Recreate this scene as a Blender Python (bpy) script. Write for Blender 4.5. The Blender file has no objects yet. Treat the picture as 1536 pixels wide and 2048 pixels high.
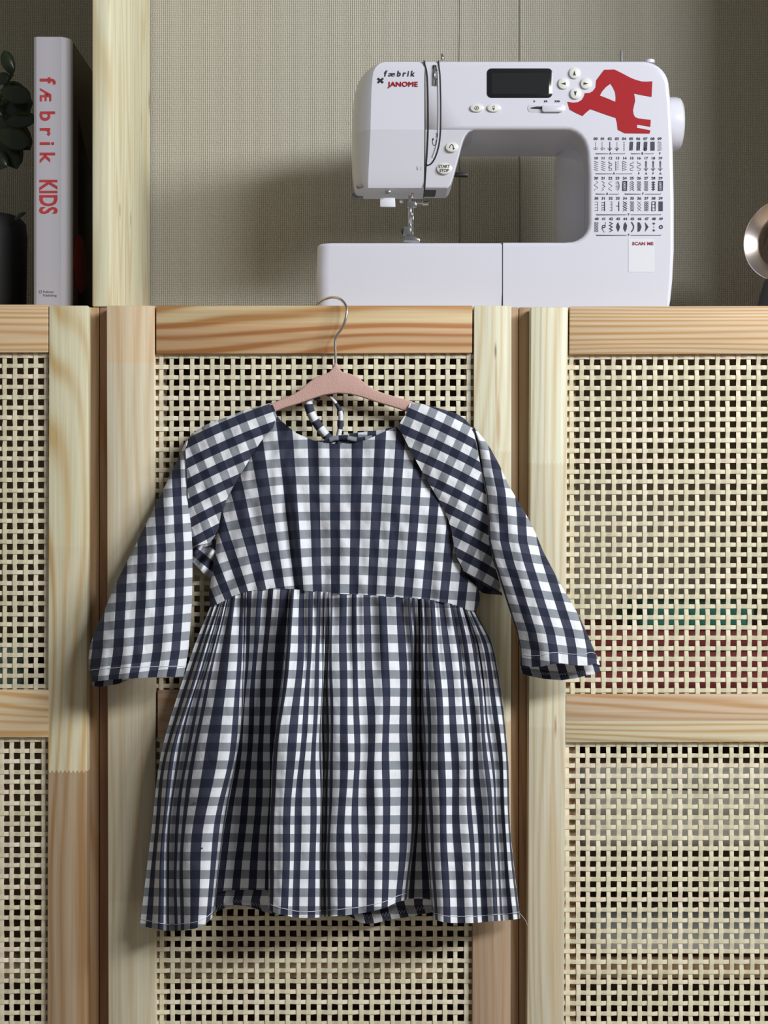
import bpy, bmesh, math, random
from mathutils import Vector, noise
random.seed(7)
S = bpy.context.scene
C = S.collection
# ---------------------------------------------------------------- camera, world, light, exposure
CAMD, CZ, FPX = 1.6, 0.62, 3200.0
cd = bpy.data.cameras.new('camera'); cam = bpy.data.objects.new('camera', cd); C.objects.link(cam)
cam.location = (0, -CAMD, CZ); cam.rotation_euler = (math.pi/2, 0, 0)
cd.sensor_fit = 'VERTICAL'; cd.sensor_height = 36; cd.lens = FPX/2048*36; cd.clip_start = .01
S.camera = cam
w = bpy.data.worlds.new('room_light'); S.world = w; w.use_nodes = True
w.node_tree.nodes['Background'].inputs[0].default_value = (.95, .97, 1.0, 1)
w.node_tree.nodes['Background'].inputs[1].default_value = .155
def area(name, loc, target, sx, sy, power, col):
    l = bpy.data.lights.new(name, 'AREA'); l.shape = 'RECTANGLE'; l.size = sx; l.size_y = sy; l.energy = power; l.color = col
    o = bpy.data.objects.new(name, l); C.objects.link(o); o.location = loc
    o.rotation_euler = (Vector(target)-Vector(loc)).to_track_quat('-Z', 'Y').to_euler(); return o
area('window_light', (1.45, -2.10, 1.78), (0, .1, .75), .6, .4, 34, (.97, .985, 1.0))
area('second_window_light', (2.22, -1.62, 1.74), (0, .1, .75), 1.0, .45, 66, (.96, .985, 1.0))
S.view_settings.view_transform = 'Standard'; S.view_settings.look = 'None'
S.view_settings.exposure = 0; S.view_settings.gamma = 1; S.view_settings.use_curve_mapping = False
try: S.cycles.max_bounces = 6; S.cycles.diffuse_bounces = 4
except Exception: pass

# ---------------------------------------------------------------- helpers
def P(px, py, y=0.0):
    d = CAMD + y
    return Vector(((px-768)/FPX*d, y, CZ + (1024-py)/FPX*d))
ORG = {}
def tag(o, label=None, cat=None, group=None, kind=None):
    if label: o['label'] = label
    if cat: o['category'] = cat
    if group: o['group'] = group
    if kind: o['kind'] = kind
    return o
def empty(name, loc, label, cat, group=None):
    o = bpy.data.objects.new(name, None); C.objects.link(o); o.location = loc; o.empty_display_size = .02
    ORG[o.name] = Vector(loc); return tag(o, label, cat, group)
def obj(name, verts, faces, mat, parent=None, smooth=False, uv=None, base=None):
    """verts in world coordinates; origin goes to the parent's origin (or base)"""
    off = ORG[parent.name] if parent else (Vector(base) if base else Vector((0, 0, 0)))
    me = bpy.data.meshes.new(name)
    me.from_pydata([tuple(Vector(v)-off) for v in verts], [], faces)
    if smooth: me.polygons.foreach_set('use_smooth', [True]*len(me.polygons))
    if uv:
        l = me.uv_layers.new(name='weave')
        for lp in me.loops: l.data[lp.index].uv = uv[lp.vertex_index]
    for m in (mat if isinstance(mat, (list, tuple)) else [mat]): me.materials.append(m)
    o = bpy.data.objects.new(name, me); C.objects.link(o)
    if parent: o.parent = parent
    else: o.location = off
    ORG[o.name] = off
    return o
def from_bm(name, bm, mat, parent=None, smooth=False, base=None):
    bm.normal_update()
    vs = [v.co.copy() for v in bm.verts]; bm.verts.index_update()
    fs = [[v.index for v in f.verts] for f in bm.faces]
    o = obj(name, vs, fs, mat, parent, smooth, base=base); bm.free()
    return o
def auto_smooth(o, ang=35):
    me = o.data; me.polygons.foreach_set('use_smooth', [True]*len(me.polygons))
    try: me.set_sharp_from_angle(angle=math.radians(ang))
    except Exception: pass
    return o
def prism_bm(corners, y0, y1, bev=0, segs=2):
    """corners: world (x,z) outline seen from the front; front face at y0, back at y1"""
    bm = bmesh.new()
    f = [bm.verts.new((c[0], y0, c[1])) for c in corners]; b = [bm.verts.new((c[0], y1, c[1])) for c in corners]
    ff = bm.faces.new(f); bm.faces.new(b[::-1]); n = len(f)
    for i in range(n): bm.faces.new((f[i], b[i], b[(i+1) % n], f[(i+1) % n]))
    bmesh.ops.recalc_face_normals(bm, faces=bm.faces)
    if bev:
        es = [e for e in ff.edges] if n > 4 else list(bm.edges)
        bmesh.ops.bevel(bm, geom=es, offset=bev, segments=segs, affect='EDGES', profile=.5)
    return bm
def px_prism(name, pts, y0, y1, mat, parent=None, bev=0, segs=2, smooth=True, base=None):
    cs = [(P(a, b, y0).x, P(a, b, y0).z) for a, b in pts]
    o = from_bm(name, prism_bm(cs, y0, y1, bev, segs), mat, parent, base=base)
    return auto_smooth(o) if smooth else o
def box(name, x0, x1, y0, y1, z0, z1, mat, parent=None, bev=0):
    return auto_smooth(from_bm(name, prism_bm([(x0, z1), (x1, z1), (x1, z0), (x0, z0)], y0, y1, bev), mat, parent))
def tube(name, pts, r, mat, parent=None, n=8, rr=None, cap=True, base=None):
    pts = [Vector(p) for p in pts]; vs = []; fs = []
    up = Vector((0, 1, 0.01)).normalized(); prev = None
    for i, p in enumerate(pts):
        d = (pts[min(i+1, len(pts)-1)]-pts[max(i-1, 0)]).normalized()
        a = (prev if prev else up); a = (a - d*a.dot(d))
        if a.length < 1e-4: a = Vector((1, 0, 0)) - d*d.x
        a.normalize(); prev = a; b = d.cross(a); R = rr[i] if rr else r
        for k in range(n):
            t = 2*math.pi*k/n; vs.append(p + a*math.cos(t)*R + b*math.sin(t)*R)
    for i in range(len(pts)-1):
        for k in range(n): fs.append((i*n+k, i*n+(k+1) % n, (i+1)*n+(k+1) % n, (i+1)*n+k))
    if cap: fs.append(tuple(range(n))[::-1]); fs.append(tuple((len(pts)-1)*n+k for k in range(n)))
    return obj(name, vs, fs, mat, parent, True, base=base)
def smooth_line(pts, sub=6):
    pts = [Vector(p) for p in pts]; out = []
    for i in range(len(pts)-1):
        p0 = pts[max(i-1, 0)]; p1 = pts[i]; p2 = pts[i+1]; p3 = pts[min(i+2, len(pts)-1)]
        for k in range(sub):
            t = k/sub
            out.append(.5*((2*p1)+(p2-p0)*t+(2*p0-5*p1+4*p2-p3)*t*t+(3*p1-3*p2+p3-p0)*t**3))
    out.append(pts[-1]); return out
def lathe(name, prof, centre, axis, mat, parent=None, n=40, base=None):
    c = Vector(centre); ax = Vector(axis).normalized(); q = Vector((0, 0, 1)).rotation_difference(ax)
    vs = []; fs = []
    for r, h in prof:
        for k in range(n):
            t = 2*math.pi*k/n; vs.append(c + q @ Vector((r*math.cos(t), r*math.sin(t), h)))
    for i in range(len(prof)-1):
        for k in range(n): fs.append((i*n+k, i*n+(k+1) % n, (i+1)*n+(k+1) % n, (i+1)*n+k))
    fs.append(tuple(range(n))[::-1]); fs.append(tuple((len(prof)-1)*n+k for k in range(n)))
    return auto_smooth(obj(name, vs, fs, mat, parent, True, base=base), 40)
def lerp(a, b, t): return a+(b-a)*t
def ss(t): t = max(0, min(1, t)); return t*t*(3-2*t)
def pl(pts, x):
    """piecewise linear y(x)"""
    if x <= pts[0][0]: return pts[0][1]
    for (a, b), (c, d) in zip(pts, pts[1:]):
        if x <= c: return b+(d-b)*(x-a)/(c-a) if c > a else d
    return pts[-1][1]
def along(pts, t):
    L = [0]
    for a, b in zip(pts, pts[1:]): L.append(L[-1]+math.hypot(b[0]-a[0], b[1]-a[1]))
    d = t*L[-1]
    for i in range(len(pts)-1):
        if d <= L[i+1] or i == len(pts)-2:
            k = (d-L[i])/max(1e-9, L[i+1]-L[i]); return (lerp(pts[i][0], pts[i+1][0], k), lerp(pts[i][1], pts[i+1][1], k))

# ---------------------------------------------------------------- materials
def newmat(name):
    m = bpy.data.materials.new(name); m.use_nodes = True
    return m, m.node_tree.nodes, m.node_tree.links, m.node_tree.nodes['Principled BSDF']
def plain(name, col, rough=.5, metal=0, coat=0, bump=0, bscale=400, spec=.5, trans=0):
    m, N, L, B = newmat(name)
    B.inputs['Base Color'].default_value = (*col, 1); B.inputs['Roughness'].default_value = rough
    B.inputs['Metallic'].default_value = metal; B.inputs['Coat Weight'].default_value = coat
    B.inputs['Specular IOR Level'].default_value = spec
    if bump:
        tc = N.new('ShaderNodeTexCoord'); n = N.new('ShaderNodeTexNoise'); n.inputs['Scale'].default_value = bscale
        L.new(tc.outputs['Object'], n.inputs['Vector']); b = N.new('ShaderNodeBump'); b.inputs['Strength'].default_value = bump
        b.inputs['Distance'].default_value = .001; L.new(n.outputs[0], b.inputs['Height']); L.new(b.outputs[0], B.inputs['Normal'])
    return m
def math_(N, L, op, a, b=None, c=None):
    n = N.new('ShaderNodeMath'); n.operation = op
    for i, v in enumerate((a, b, c)):
        if v is None: continue
        if isinstance(v, (int, float)): n.inputs[i].default_value = v
        else: L.new(v, n.inputs[i])
    return n.outputs[0]
def mixc(N, L, fac, a, b, mode='MIX'):
    n = N.new('ShaderNodeMix'); n.data_type = 'RGBA'; n.blend_type = mode
    for s, v in ((n.inputs[0], fac), (n.inputs[6], a), (n.inputs[7], b)):
        if isinstance(v, (int, float)): s.default_value = v
        elif isinstance(v, tuple): s.default_value = (*v, 1)
        else: L.new(v, s)
    return n.outputs[2]
def pine(name, axis, segs, ring=(.80, .62, .42), seed=0.0, strength=.55, freq=1.0, zig=.0032, knots=False, wave=1.0):
    """segs: [(z_upper_bound or None, albedo), ...] from the bottom up; finger joints between them (zig = finger length)"""
    m, N, L, B = newmat(name)
    tc = N.new('ShaderNodeTexCoord'); sep = N.new('ShaderNodeSeparateXYZ'); geo = N.new('ShaderNodeNewGeometry')
    L.new(geo.outputs['Position'], sep.inputs[0])
    def mp(ac, al):
        mpn = N.new('ShaderNodeMapping'); mpn.inputs['Scale'].default_value = (ac, ac, al) if axis == 'z' else (al, ac, ac)
        mpn.inputs['Location'].default_value = (seed*1.7, seed*.9, seed*2.3); L.new(geo.outputs['Position'], mpn.inputs[0]); return mpn.outputs[0]
    big = N.new('ShaderNodeTexNoise'); big.inputs['Scale'].default_value = 1; big.inputs['Detail'].default_value = 2; L.new(mp(9*freq, .9*wave), big.inputs['Vector'])
    ringv = math_(N, L, 'SINE', math_(N, L, 'ADD', math_(N, L, 'MULTIPLY', big.outputs[0], 105), math_(N, L, 'MULTIPLY', sep.outputs[0] if axis == 'z' else sep.outputs[2], 760*freq)))
    ringv = math_(N, L, 'POWER', math_(N, L, 'MULTIPLY_ADD', ringv, .5, .5), 2.2)
    fine = N.new('ShaderNodeTexNoise'); fine.inputs['Scale'].default_value = 1; fine.inputs['Detail'].default_value = 3; L.new(mp(420, 9), fine.inputs['Vector'])
    mid = N.new('ShaderNodeTexNoise'); mid.inputs['Scale'].default_value = 1; mid.inputs['Detail'].default_value = 2; L.new(mp(70, 1.4), mid.inputs['Vector'])
    # finger joint steps
    tri = math_(N, L, 'PINGPONG', math_(N, L, 'MULTIPLY', sep.outputs[0], 1), .0021)
    zz = math_(N, L, 'MULTIPLY_ADD', tri, zig/.0021, sep.outputs[2])
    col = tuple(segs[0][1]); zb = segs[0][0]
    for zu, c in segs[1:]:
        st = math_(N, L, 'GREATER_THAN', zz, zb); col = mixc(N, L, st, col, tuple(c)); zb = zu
    amt = math_(N, L, 'MULTIPLY', ringv, math_(N, L, 'MULTIPLY', mid.outputs[0], strength*2.3))
    c1 = mixc(N, L, amt, col, mixc(N, L, 1.0, col, ring, 'MULTIPLY'))
    f2 = math_(N, L, 'MULTIPLY_ADD', fine.outputs[0], .44, .78)
    comb = N.new('ShaderNodeCombineColor'); [L.new(f2, comb.inputs[i]) for i in range(3)]
    c2 = mixc(N, L, 1.0, c1, comb.outputs[0], 'MULTIPLY')
    m2 = math_(N, L, 'MULTIPLY_ADD', mid.outputs[0], .30, .85)
    comb2 = N.new('ShaderNodeCombineColor'); [L.new(m2, comb2.inputs[i]) for i in range(3)]
    c2 = mixc(N, L, 1.0, c2, comb2.outputs[0], 'MULTIPLY')
    for kx, kz, kr, kl, kc in (knots or []):
        # a knot or resin streak: elongated spot at world (kx,kz)
        dx = math_(N, L, 'MULTIPLY', math_(N, L, 'SUBTRACT', sep.outputs[0] if axis == 'z' and kr > 0 else sep.outputs[1], kx), 1/abs(kr))
        dz = math_(N, L, 'MULTIPLY', math_(N, L, 'SUBTRACT', sep.outputs[2], kz), 1/kl)
        d = math_(N, L, 'SQRT', math_(N, L, 'ADD', math_(N, L, 'MULTIPLY', dx, dx), math_(N, L, 'MULTIPLY', dz, dz)))
        k = N.new('ShaderNodeMapRange'); k.inputs[1].default_value = 1.0; k.inputs[2].default_value = .3; L.new(d, k.inputs[0])
        c2 = mixc(N, L, math_(N, L, 'MULTIPLY', k.outputs[0], .75), c2, kc)
    L.new(c2, B.inputs['Base Color']); B.inputs['Roughness'].default_value = .55; B.inputs['Specular IOR Level'].default_value = .3
    b = N.new('ShaderNodeBump'); b.inputs['Strength'].default_value = .25; b.inputs['Distance'].default_value = .0006
    L.new(fine.outputs[0], b.inputs['Height']); L.new(b.outputs[0], B.inputs['Normal'])
    return m
Z = lambda py: CZ+(1024-py)/2000
CREAM, PALE, TAN, ORANGE, PINKY = (.72, .63, .42), (.74, .68, .49), (.62, .45, .27), (.50, .31, .17), (.60, .46, .30)
def gingham():
    m, N, L, B = newmat('navy_gingham_cotton')
    uv = N.new('ShaderNodeUVMap'); uv.uv_map = 'weave'; sep = N.new('ShaderNodeSeparateXYZ'); L.new(uv.outputs[0], sep.inputs[0])
    def stripe(o):
        f = math_(N, L, 'FRACT', o)
        a = N.new('ShaderNodeMapRange'); a.inputs[1].default_value = .0; a.inputs[2].default_value = .02; L.new(f, a.inputs[0])
        b = N.new('ShaderNodeMapRange'); b.inputs[1].default_value = .51; b.inputs[2].default_value = .49; L.new(f, b.inputs[0])
        return math_(N, L, 'MULTIPLY', a.outputs[0], b.outputs[0])
    wu, wv = stripe(sep.outputs[0]), stripe(sep.outputs[1])
    white = mixc(N, L, wv, (.74, .76, .80), (.25, .27, .305))
    navy = mixc(N, L, wv, (.040, .045, .075), (.014, .018, .040))
    col = mixc(N, L, wu, white, navy)
    # slubs of the yarn
    mp = N.new('ShaderNodeMapping'); mp.inputs['Scale'].default_value = (28, 1.2, 1); L.new(uv.outputs[0], mp.inputs[0])
    n = N.new('ShaderNodeTexNoise'); n.inputs['Scale'].default_value = 1; L.new(mp.outputs[0], n.inputs['Vector'])
    f = math_(N, L, 'MULTIPLY_ADD', n.outputs[0], .34, .83); cb = N.new('ShaderNodeCombineColor'); [L.new(f, cb.inputs[i]) for i in range(3)]
    col = mixc(N, L, 1.0, col, cb.outputs[0], 'MULTIPLY')
    L.new(col, B.inputs['Base Color']); B.inputs['Roughness'].default_value = .8; B.inputs['Specular IOR Level'].default_value = .25
    B.inputs['Sheen Weight'].default_value = .12
    # fine creases
    tc = N.new('ShaderNodeTexCoord'); cr = N.new('ShaderNodeTexNoise'); cr.inputs['Scale'].default_value = 45; cr.inputs['Detail'].default_value = 4; cr.inputs['Distortion'].default_value = .8
    L.new(tc.outputs['Object'], cr.inputs['Vector']); b = N.new('ShaderNodeBump'); b.inputs['Strength'].default_value = .35; b.inputs['Distance'].default_value = .0035
    L.new(cr.outputs[0], b.inputs['Height']); L.new(b.outputs[0], B.inputs['Normal'])
    return m
def cane():
    m, N, L, B = newmat('split_cane')
    oi = N.new('ShaderNodeObjectInfo'); tc = N.new('ShaderNodeTexCoord')
    r = N.new('ShaderNodeValToRGB'); e = r.color_ramp.elements
    e[0].color = (.68, .62, .43, 1); e[1].color = (.80, .76, .60, 1)
    x = e.new(.5); x.color = (.73, .69, .50, 1); x = e.new(.86); x.color = (.76, .66, .50, 1)
    L.new(oi.outputs['Random'], r.inputs[0])
    n = N.new('ShaderNodeTexNoise'); n.inputs['Scale'].default_value = 55; n.inputs['Detail'].default_value = 3; geo = N.new('ShaderNodeNewGeometry')
    L.new(geo.outputs['Position'], n.inputs['Vector'])
    f = math_(N, L, 'MULTIPLY_ADD', n.outputs[0], .5, .75); cb = N.new('ShaderNodeCombineColor'); [L.new(f, cb.inputs[i]) for i in range(3)]
    L.new(mixc(N, L, 1.0, r.outputs[0], cb.outputs[0], 'MULTIPLY'), B.inputs['Base Color']); B.inputs['Roughness'].default_value = .42
    return m
def wallpaper():
    m, N, L, B = newmat('woven_texture_wallpaper')
    geo = N.new('ShaderNodeNewGeometry'); sep = N.new('ShaderNodeSeparateXYZ')
    wob = N.new('ShaderNodeTexNoise'); wob.inputs['Scale'].default_value = 300; L.new(geo.outputs['Position'], wob.inputs['Vector'])
    L.new(geo.outputs['Position'], sep.inputs[0])
    x = math_(N, L, 'MULTIPLY_ADD', wob.outputs[0], .0011, sep.outputs[0]); z = math_(N, L, 'MULTIPLY_ADD', wob.outputs[0], .0016, sep.outputs[2])
    k = 2*math.pi/.0050
    a = math_(N, L, 'SINE', math_(N, L, 'MULTIPLY', x, k)); b_ = math_(N, L, 'SINE', math_(N, L, 'MULTIPLY', z, k*.92))
    h = math_(N, L, 'ADD', math_(N, L, 'MULTIPLY', math_(N, L, 'ABSOLUTE', a), .7), math_(N, L, 'MULTIPLY', math_(N, L, 'ABSOLUTE', b_), .5))
    big = N.new('ShaderNodeTexNoise'); big.inputs['Scale'].default_value = 90; big.inputs['Detail'].default_value = 3; L.new(geo.outputs['Position'], big.inputs['Vector'])
    h2 = math_(N, L, 'ADD', h, math_(N, L, 'MULTIPLY', big.outputs[0], .5))
    mr = N.new('ShaderNodeMapRange'); mr.inputs[1].default_value = .2; mr.inputs[2].default_value = 1.1; mr.inputs[3].default_value = 0; mr.inputs[4].default_value = 1; L.new(h, mr.inputs[0])
    L.new(mixc(N, L, mr.outputs[0], (.35, .33, .275), (.50, .475, .405)), B.inputs['Base Color'])
    B.inputs['Roughness'].default_value = .75; B.inputs['Specular IOR Level'].default_value = .2
    b = N.new('ShaderNodeBump'); b.inputs['Strength'].default_value = .7; b.inputs['Distance'].default_value = .0012
    L.new(h2, b.inputs['Height']); L.new(b.outputs[0], B.inputs['Normal'])
    return m
M = dict(
    white=plain('glossy_white_plastic', (.66, .66, .735), .22, coat=.3), white2=plain('white_plastic_cover', (.66, .66, .735), .3, coat=.15),
    groove=plain('dark_gap', (.006, .006, .007), .6), lcd=plain('display_window', (.012, .013, .015), .16), lcd2=plain('display_glass', (.018, .02, .021), .12),
    button=plain('cream_rubber_button', (.72, .72, .66), .35), ink=plain('black_print', (.012, .014, .022), .5), red=plain('red_print', (.36, .010, .016), .5, spec=.2),
    chart=plain('slate_print', (.018, .024, .045), .5), dred=plain('dark_red_print', (.28, .02, .05), .5), chrome=plain('chrome', (.75, .75, .76), .14, 1),
    plate=plain('dark_underside_plate', (.02, .02, .024), .35), greypl=plain('grey_plastic', (.20, .20, .21), .4), sticker=plain('white_sticker', (.68, .69, .74), .5),
    pink=plain('pink_flocked_velvet', (.60, .385, .335), .95, bump=.5, bscale=900, spec=.1), hook=plain('brushed_steel_hook', (.62, .60, .57), .22, 1),
    thread=plain('white_thread', (.62, .64, .70), .7), darkthread=plain('shaded_inner_thread', (.5, .5, .5), .8),
    spine=plain('white_book_cloth', (.60, .58, .63), .5), cover=plain('dark_book_cover', (.018, .014, .014), .35), cover2=plain('maroon_cover_strip', (.10, .055, .055), .35), paper=plain('book_paper', (.6, .56, .48), .8),
    spinered=plain('red_spine_print', (.50, .045, .05), .5), oval=plain('red_oval_badge', (.42, .03, .025), .4), tanp=plain('tan_print', (.33, .14, .07), .5), greyink=plain('grey_print', (.12, .12, .13), .6),
    leaf=plain('dark_green_leaf', (.022, .035, .014), .3), stem=plain('green_stem', (.05, .08, .03), .5), pot=plain('matte_black_pot', (.008, .008, .008), .6), soil=plain('potting_soil', (.02, .014, .01), .95),
    copper=plain('polished_rose_metal', (.80, .70, .64), .24, 1), brown=plain('brown_lamp_inside', (.20, .14, .09), .3, .6), black=plain('black_metal', (.008, .008, .009), .4),
    wall=wallpaper(), seam=plain('wallpaper_seam', (.20, .185, .15), .9), floor=plain('floor_boards', (.25, .2, .15), .6, bump=.2, bscale=30),
    cloth=gingham(), cane=cane())

# ---------------------------------------------------------------- setting
WY = .305
o = obj('wall_back', [(-1.6, WY, 0), (1.6, WY, 0), (1.6, WY, 2.4), (-1.6, WY, 2.4), (-1.6, WY+.1, 0), (1.6, WY+.1, 0), (1.6, WY+.1, 2.4), (-1.6, WY+.1, 2.4)],
        [(0, 1, 2, 3), (5, 4, 7, 6), (0, 4, 5, 1), (3, 2, 6, 7), (0, 3, 7, 4), (1, 5, 6, 2)], M['wall']); tag(o, kind='structure')
o = obj('floor', [(-1.6, -3.5, -.02), (1.6, -3.5, -.02), (1.6, WY, -.02), (-1.6, WY, -.02), (-1.6, -3.5, 0), (1.6, -3.5, 0), (1.6, WY, 0), (-1.6, WY, 0)],
        [(3, 2, 1, 0), (4, 5, 6, 7), (0, 1, 5, 4), (1, 2, 6, 5), (2, 3, 7, 6), (3, 0, 4, 7)], M['floor']); tag(o, kind='structure')
for i, (px, r) in enumerate(((919, .0013), (1039, .0018))):
    x = P(px, 500, WY).x
    pts = [Vector((x+noise.noise((i*9, 0, z*.8))*.0012, WY-.0002, z*.05)) for z in range(0, 49)]
    # a slightly open wallpaper joint: a thin dark strip with ragged width
    vs = []; fs = []
    for k, p in enumerate(pts):
        ww = r*(.55+.35*noise.noise((i*3, 5, k*.9)))
        vs += [p+Vector((-ww/2, 0, 0)), p+Vector((-ww/2, -.0004, 0)), p+Vector((ww/2, -.0004, 0)), p+Vector((ww/2, 0, 0))]
        if k: a = 4*(k-1); fs += [(a, a+4, a+5, a+1), (a+1, a+5, a+6, a+2), (a+2, a+6, a+7, a+3)]
    tag(obj('trim_%d' % (i+1), vs, fs, M['seam']), kind='structure')

# ---------------------------------------------------------------- cabinets
ZT = .828
STR = {}
def strand_mesh(axis, n, pitch, phase, over, wid=.0042):
    key = (axis, n, round(pitch, 5), phase, over)
    if key in STR: return STR[key]
    vs = []; fs = []; L = (n+.6)*pitch; rnd = random.Random(hash(key) & 255)
    ts = [-.8*pitch]+[(k+q)*pitch for k in range(n) for q in (-.24, .24)]+[(n-.2)*pitch]
    for i, t in enumerate(ts):
        k = max(0, min(n-1, (i-1)//2)); up = ((k+phase) % 2 == 0); a = .00046*(1 if up else -1)*(-1)
        hw = wid/2*(1+.06*rnd.uniform(-1, 1)); sh = rnd.uniform(-.00012, .00012)
        for (u, d) in ((-hw, -.0002), (0, -.00027), (hw, -.0002), (hw, .0002), (-hw, .0002)):
            q = (u+sh, a+d, t) if axis == 'z' else (t, a+d, u+sh)
            vs.append(q)
        if i:
            b = 5*(i-1)
            for c in range(5): fs.append((b+c, b+(c+1) % 5, b+5+(c+1) % 5, b+5+c) if axis == 'x' else (b+c, b+5+c, b+5+(c+1) % 5, b+(c+1) % 5))
    me = bpy.data.meshes.new('cane_strand'); me.from_pydata(vs, [], fs); me.materials.append(M['cane'])
    STR[key] = me; return me
def cane_panel(door, x0, x1, z0, z1, pitch, seed, yc=.0062, shear=0):
    off = ORG[door.name]; rnd = random.Random(seed)
    nx = int((x1-x0)/pitch); nz = int((z1-z0)/pitch); px_ = (x1-x0)/nx; pz_ = (z1-z0)/nz
    for i in range(nx):
        me = strand_mesh('z', nz, pz_, i % 2, True)
        s = bpy.data.objects.new('cane_strand', me); C.objects.link(s); s.parent = door
        j = rnd.uniform(-1, 1)*.0004
        s.location = Vector((x0+(i+.5)*px_+j, yc, z0+.5*pz_))-off; s.rotation_euler = (0, rnd.uniform(-1, 1)*.0008+shear, 0)
    for k in range(nz):
        me = strand_mesh('x', nx, px_, (k+1) % 2, False)
        s = bpy.data.objects.new('cane_strand', me); C.objects.link(s); s.parent = door
        s.location = Vector((x0+.5*px_, yc, z0+(k+.5)*pz_+rnd.uniform(-1, 1)*.0005))-off; s.rotation_euler = (0, rnd.uniform(-1, 1)*.0012, 0)
def cabinet(label, xl, xr, doorquads, mats, panels, seed):
    """xl,xr carcass; parts: side_panel x2, top_panel, bottom_panel, back_panel, shelf, door (> stile, rail, cane_strand)"""
    r = empty('cane_door_cabinet', ((xl+xr)/2, .16, 0), label, 'cabinet', 'pine cabinets with woven cane doors')
    Y0, Y1 = .0215, .30; t = .018; cs = mats['carcass']
    box('side_panel', xl, xl+t, Y0, Y1, 0, ZT-.0005, mats['sideL'], r, .001); box('side_panel', xr-t, xr, Y0, Y1, 0, ZT-.0005, mats['sideR'], r, .001)
    box('top_panel', xl+t, xr-t, Y0, Y1, ZT-t, ZT-.0005, cs, r, .001); box('bottom_panel', xl+t, xr-t, Y0, Y1, .02, .02+t, cs, r, .001)
    box('back_panel', xl+t, xr-t, Y1-.006, Y1-.001, .02+t, ZT-t, mats['inside'], r)
    box('shelf', xl+t, xr-t, Y0+.012, Y1-.006, Z(1440)-.018, Z(1440), cs, r, .001)
    box('shelf', xl+t, xr-t, Y0+.012, Y1-.006, Z(1940)-.018, Z(1940), cs, r, .001)
    d = None
    for nm, quad, mat in doorquads:
        if d is None:
            # the door itself: its backing lip that holds the webbing
            x0 = P(panels[0][0]-6, 0).x; x1 = P(panels[0][1]+6, 0).x
            d = obj('door', [], [], mats['carcass'], r)
            bm = bmesh.new()
            for (a, b, c, e) in ((x0, x0+.012, .02, ZT-.01), (x1-.012, x1, .02, ZT-.01)):
                q = prism_bm([(a, e), (b, e), (b, c), (a, c)], .0125, .0200); me = bpy.data.meshes.new('t'); q.to_mesh(me); q.free(); bm.from_mesh(me); bpy.data.meshes.remove(me)
            me = bpy.data.meshes.new('door'); off = ORG[r.name]
            for v in bm.verts: v.co -= off
            bm.to_mesh(me); bm.free(); me.materials.append(mats['carcass']); d.data = me
        px_prism(nm, quad, 0, .0195, mat, d, bev=.0011, segs=2)
    for i, (a, b, ya, yb) in enumerate(panels):
        cane_panel(d, P(a, 0).x, P(b, 0).x, Z(yb), Z(ya), .01025, seed*10+i, shear=mats.get('shear', 0))
    return r
DB = 2240
inside = plain('cabinet_back_board', (.62, .52, .38), .8)
carc = pine('pine_carcass', 'x', [(None, (.50, .36, .22))], seed=5)
sideA = pine('pine_side_edge_light', 'z', [(None, (.50, .34, .205))], seed=6, freq=.6)
sideB = pine('pine_side_edge_red', 'z', [(None, (.33, .19, .12))], seed=8, freq=.6)
sideC = pine('pine_side_edge_brown', 'z', [(None, (.42, .29, .18))], seed=9, freq=.6)
# left cabinet
xj1, xj2 = P(198, 0, .0215).x, P(1037, 0, .0215).x
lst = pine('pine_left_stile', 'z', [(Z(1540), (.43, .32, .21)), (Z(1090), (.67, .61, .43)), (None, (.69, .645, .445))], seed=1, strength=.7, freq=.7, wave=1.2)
lrt = pine('pine_left_top_rail', 'x', [(None, (.62, .46, .28))], seed=2, strength=.9, freq=1.3); lrm = pine('pine_left_mid_rail', 'x', [(None, (.66, .52, .33))], seed=3, strength=.9, freq=1.0)
XL = 176-838
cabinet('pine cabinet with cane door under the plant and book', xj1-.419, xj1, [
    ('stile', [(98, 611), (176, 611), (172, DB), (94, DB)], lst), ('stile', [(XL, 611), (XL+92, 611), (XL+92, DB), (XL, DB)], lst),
    ('rail', [(XL+93, 609), (96.5, 609), (96.5, 705), (XL+93, 705)], lrt), ('rail', [(XL+93, 1380), (99, 1380), (98, 1475), (XL+93, 1475)], lrm), ('rail', [(XL+93, 2140), (92, 2140), (92, DB), (XL+93, DB)], lrt)],
    dict(carcass=carc, sideL=sideB, sideR=sideA, inside=inside), [(XL+90, 101, 700, 1384), (XL+90, 94, 1471, 2144)], 1)
# centre cabinet
cst = pine('pine_centre_left_stile', 'z', [(Z(1800), (.64, .585, .43)), (Z(1200), (.60, .53, .385)), (Z(722), (.67, .60, .44)), (None, (.70, .56, .38))], seed=11, strength=.35, freq=.8)
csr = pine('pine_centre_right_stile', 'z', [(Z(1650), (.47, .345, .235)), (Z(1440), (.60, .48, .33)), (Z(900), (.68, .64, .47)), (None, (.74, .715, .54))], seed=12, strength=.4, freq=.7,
           knots=[(P(997, 0).x, Z(850), .0028, .034, (.50, .33, .18)), (P(992, 0).x, Z(760), .0014, .045, (.52, .36, .2)), (P(991, 0).x, Z(702), .0016, .010, (.20, .12, .07))])
crt = pine('pine_centre_top_rail', 'x', [(Z(645), (.58, .375, .205)), (None, (.64, .49, .28))], ring=(.66, .44, .27), seed=17, strength=1.0, freq=.8, wave=1.3, zig=0.0)
crm = pine('pine_centre_mid_rail', 'x', [(None, (.50, .35, .24))], seed=18)
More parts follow.
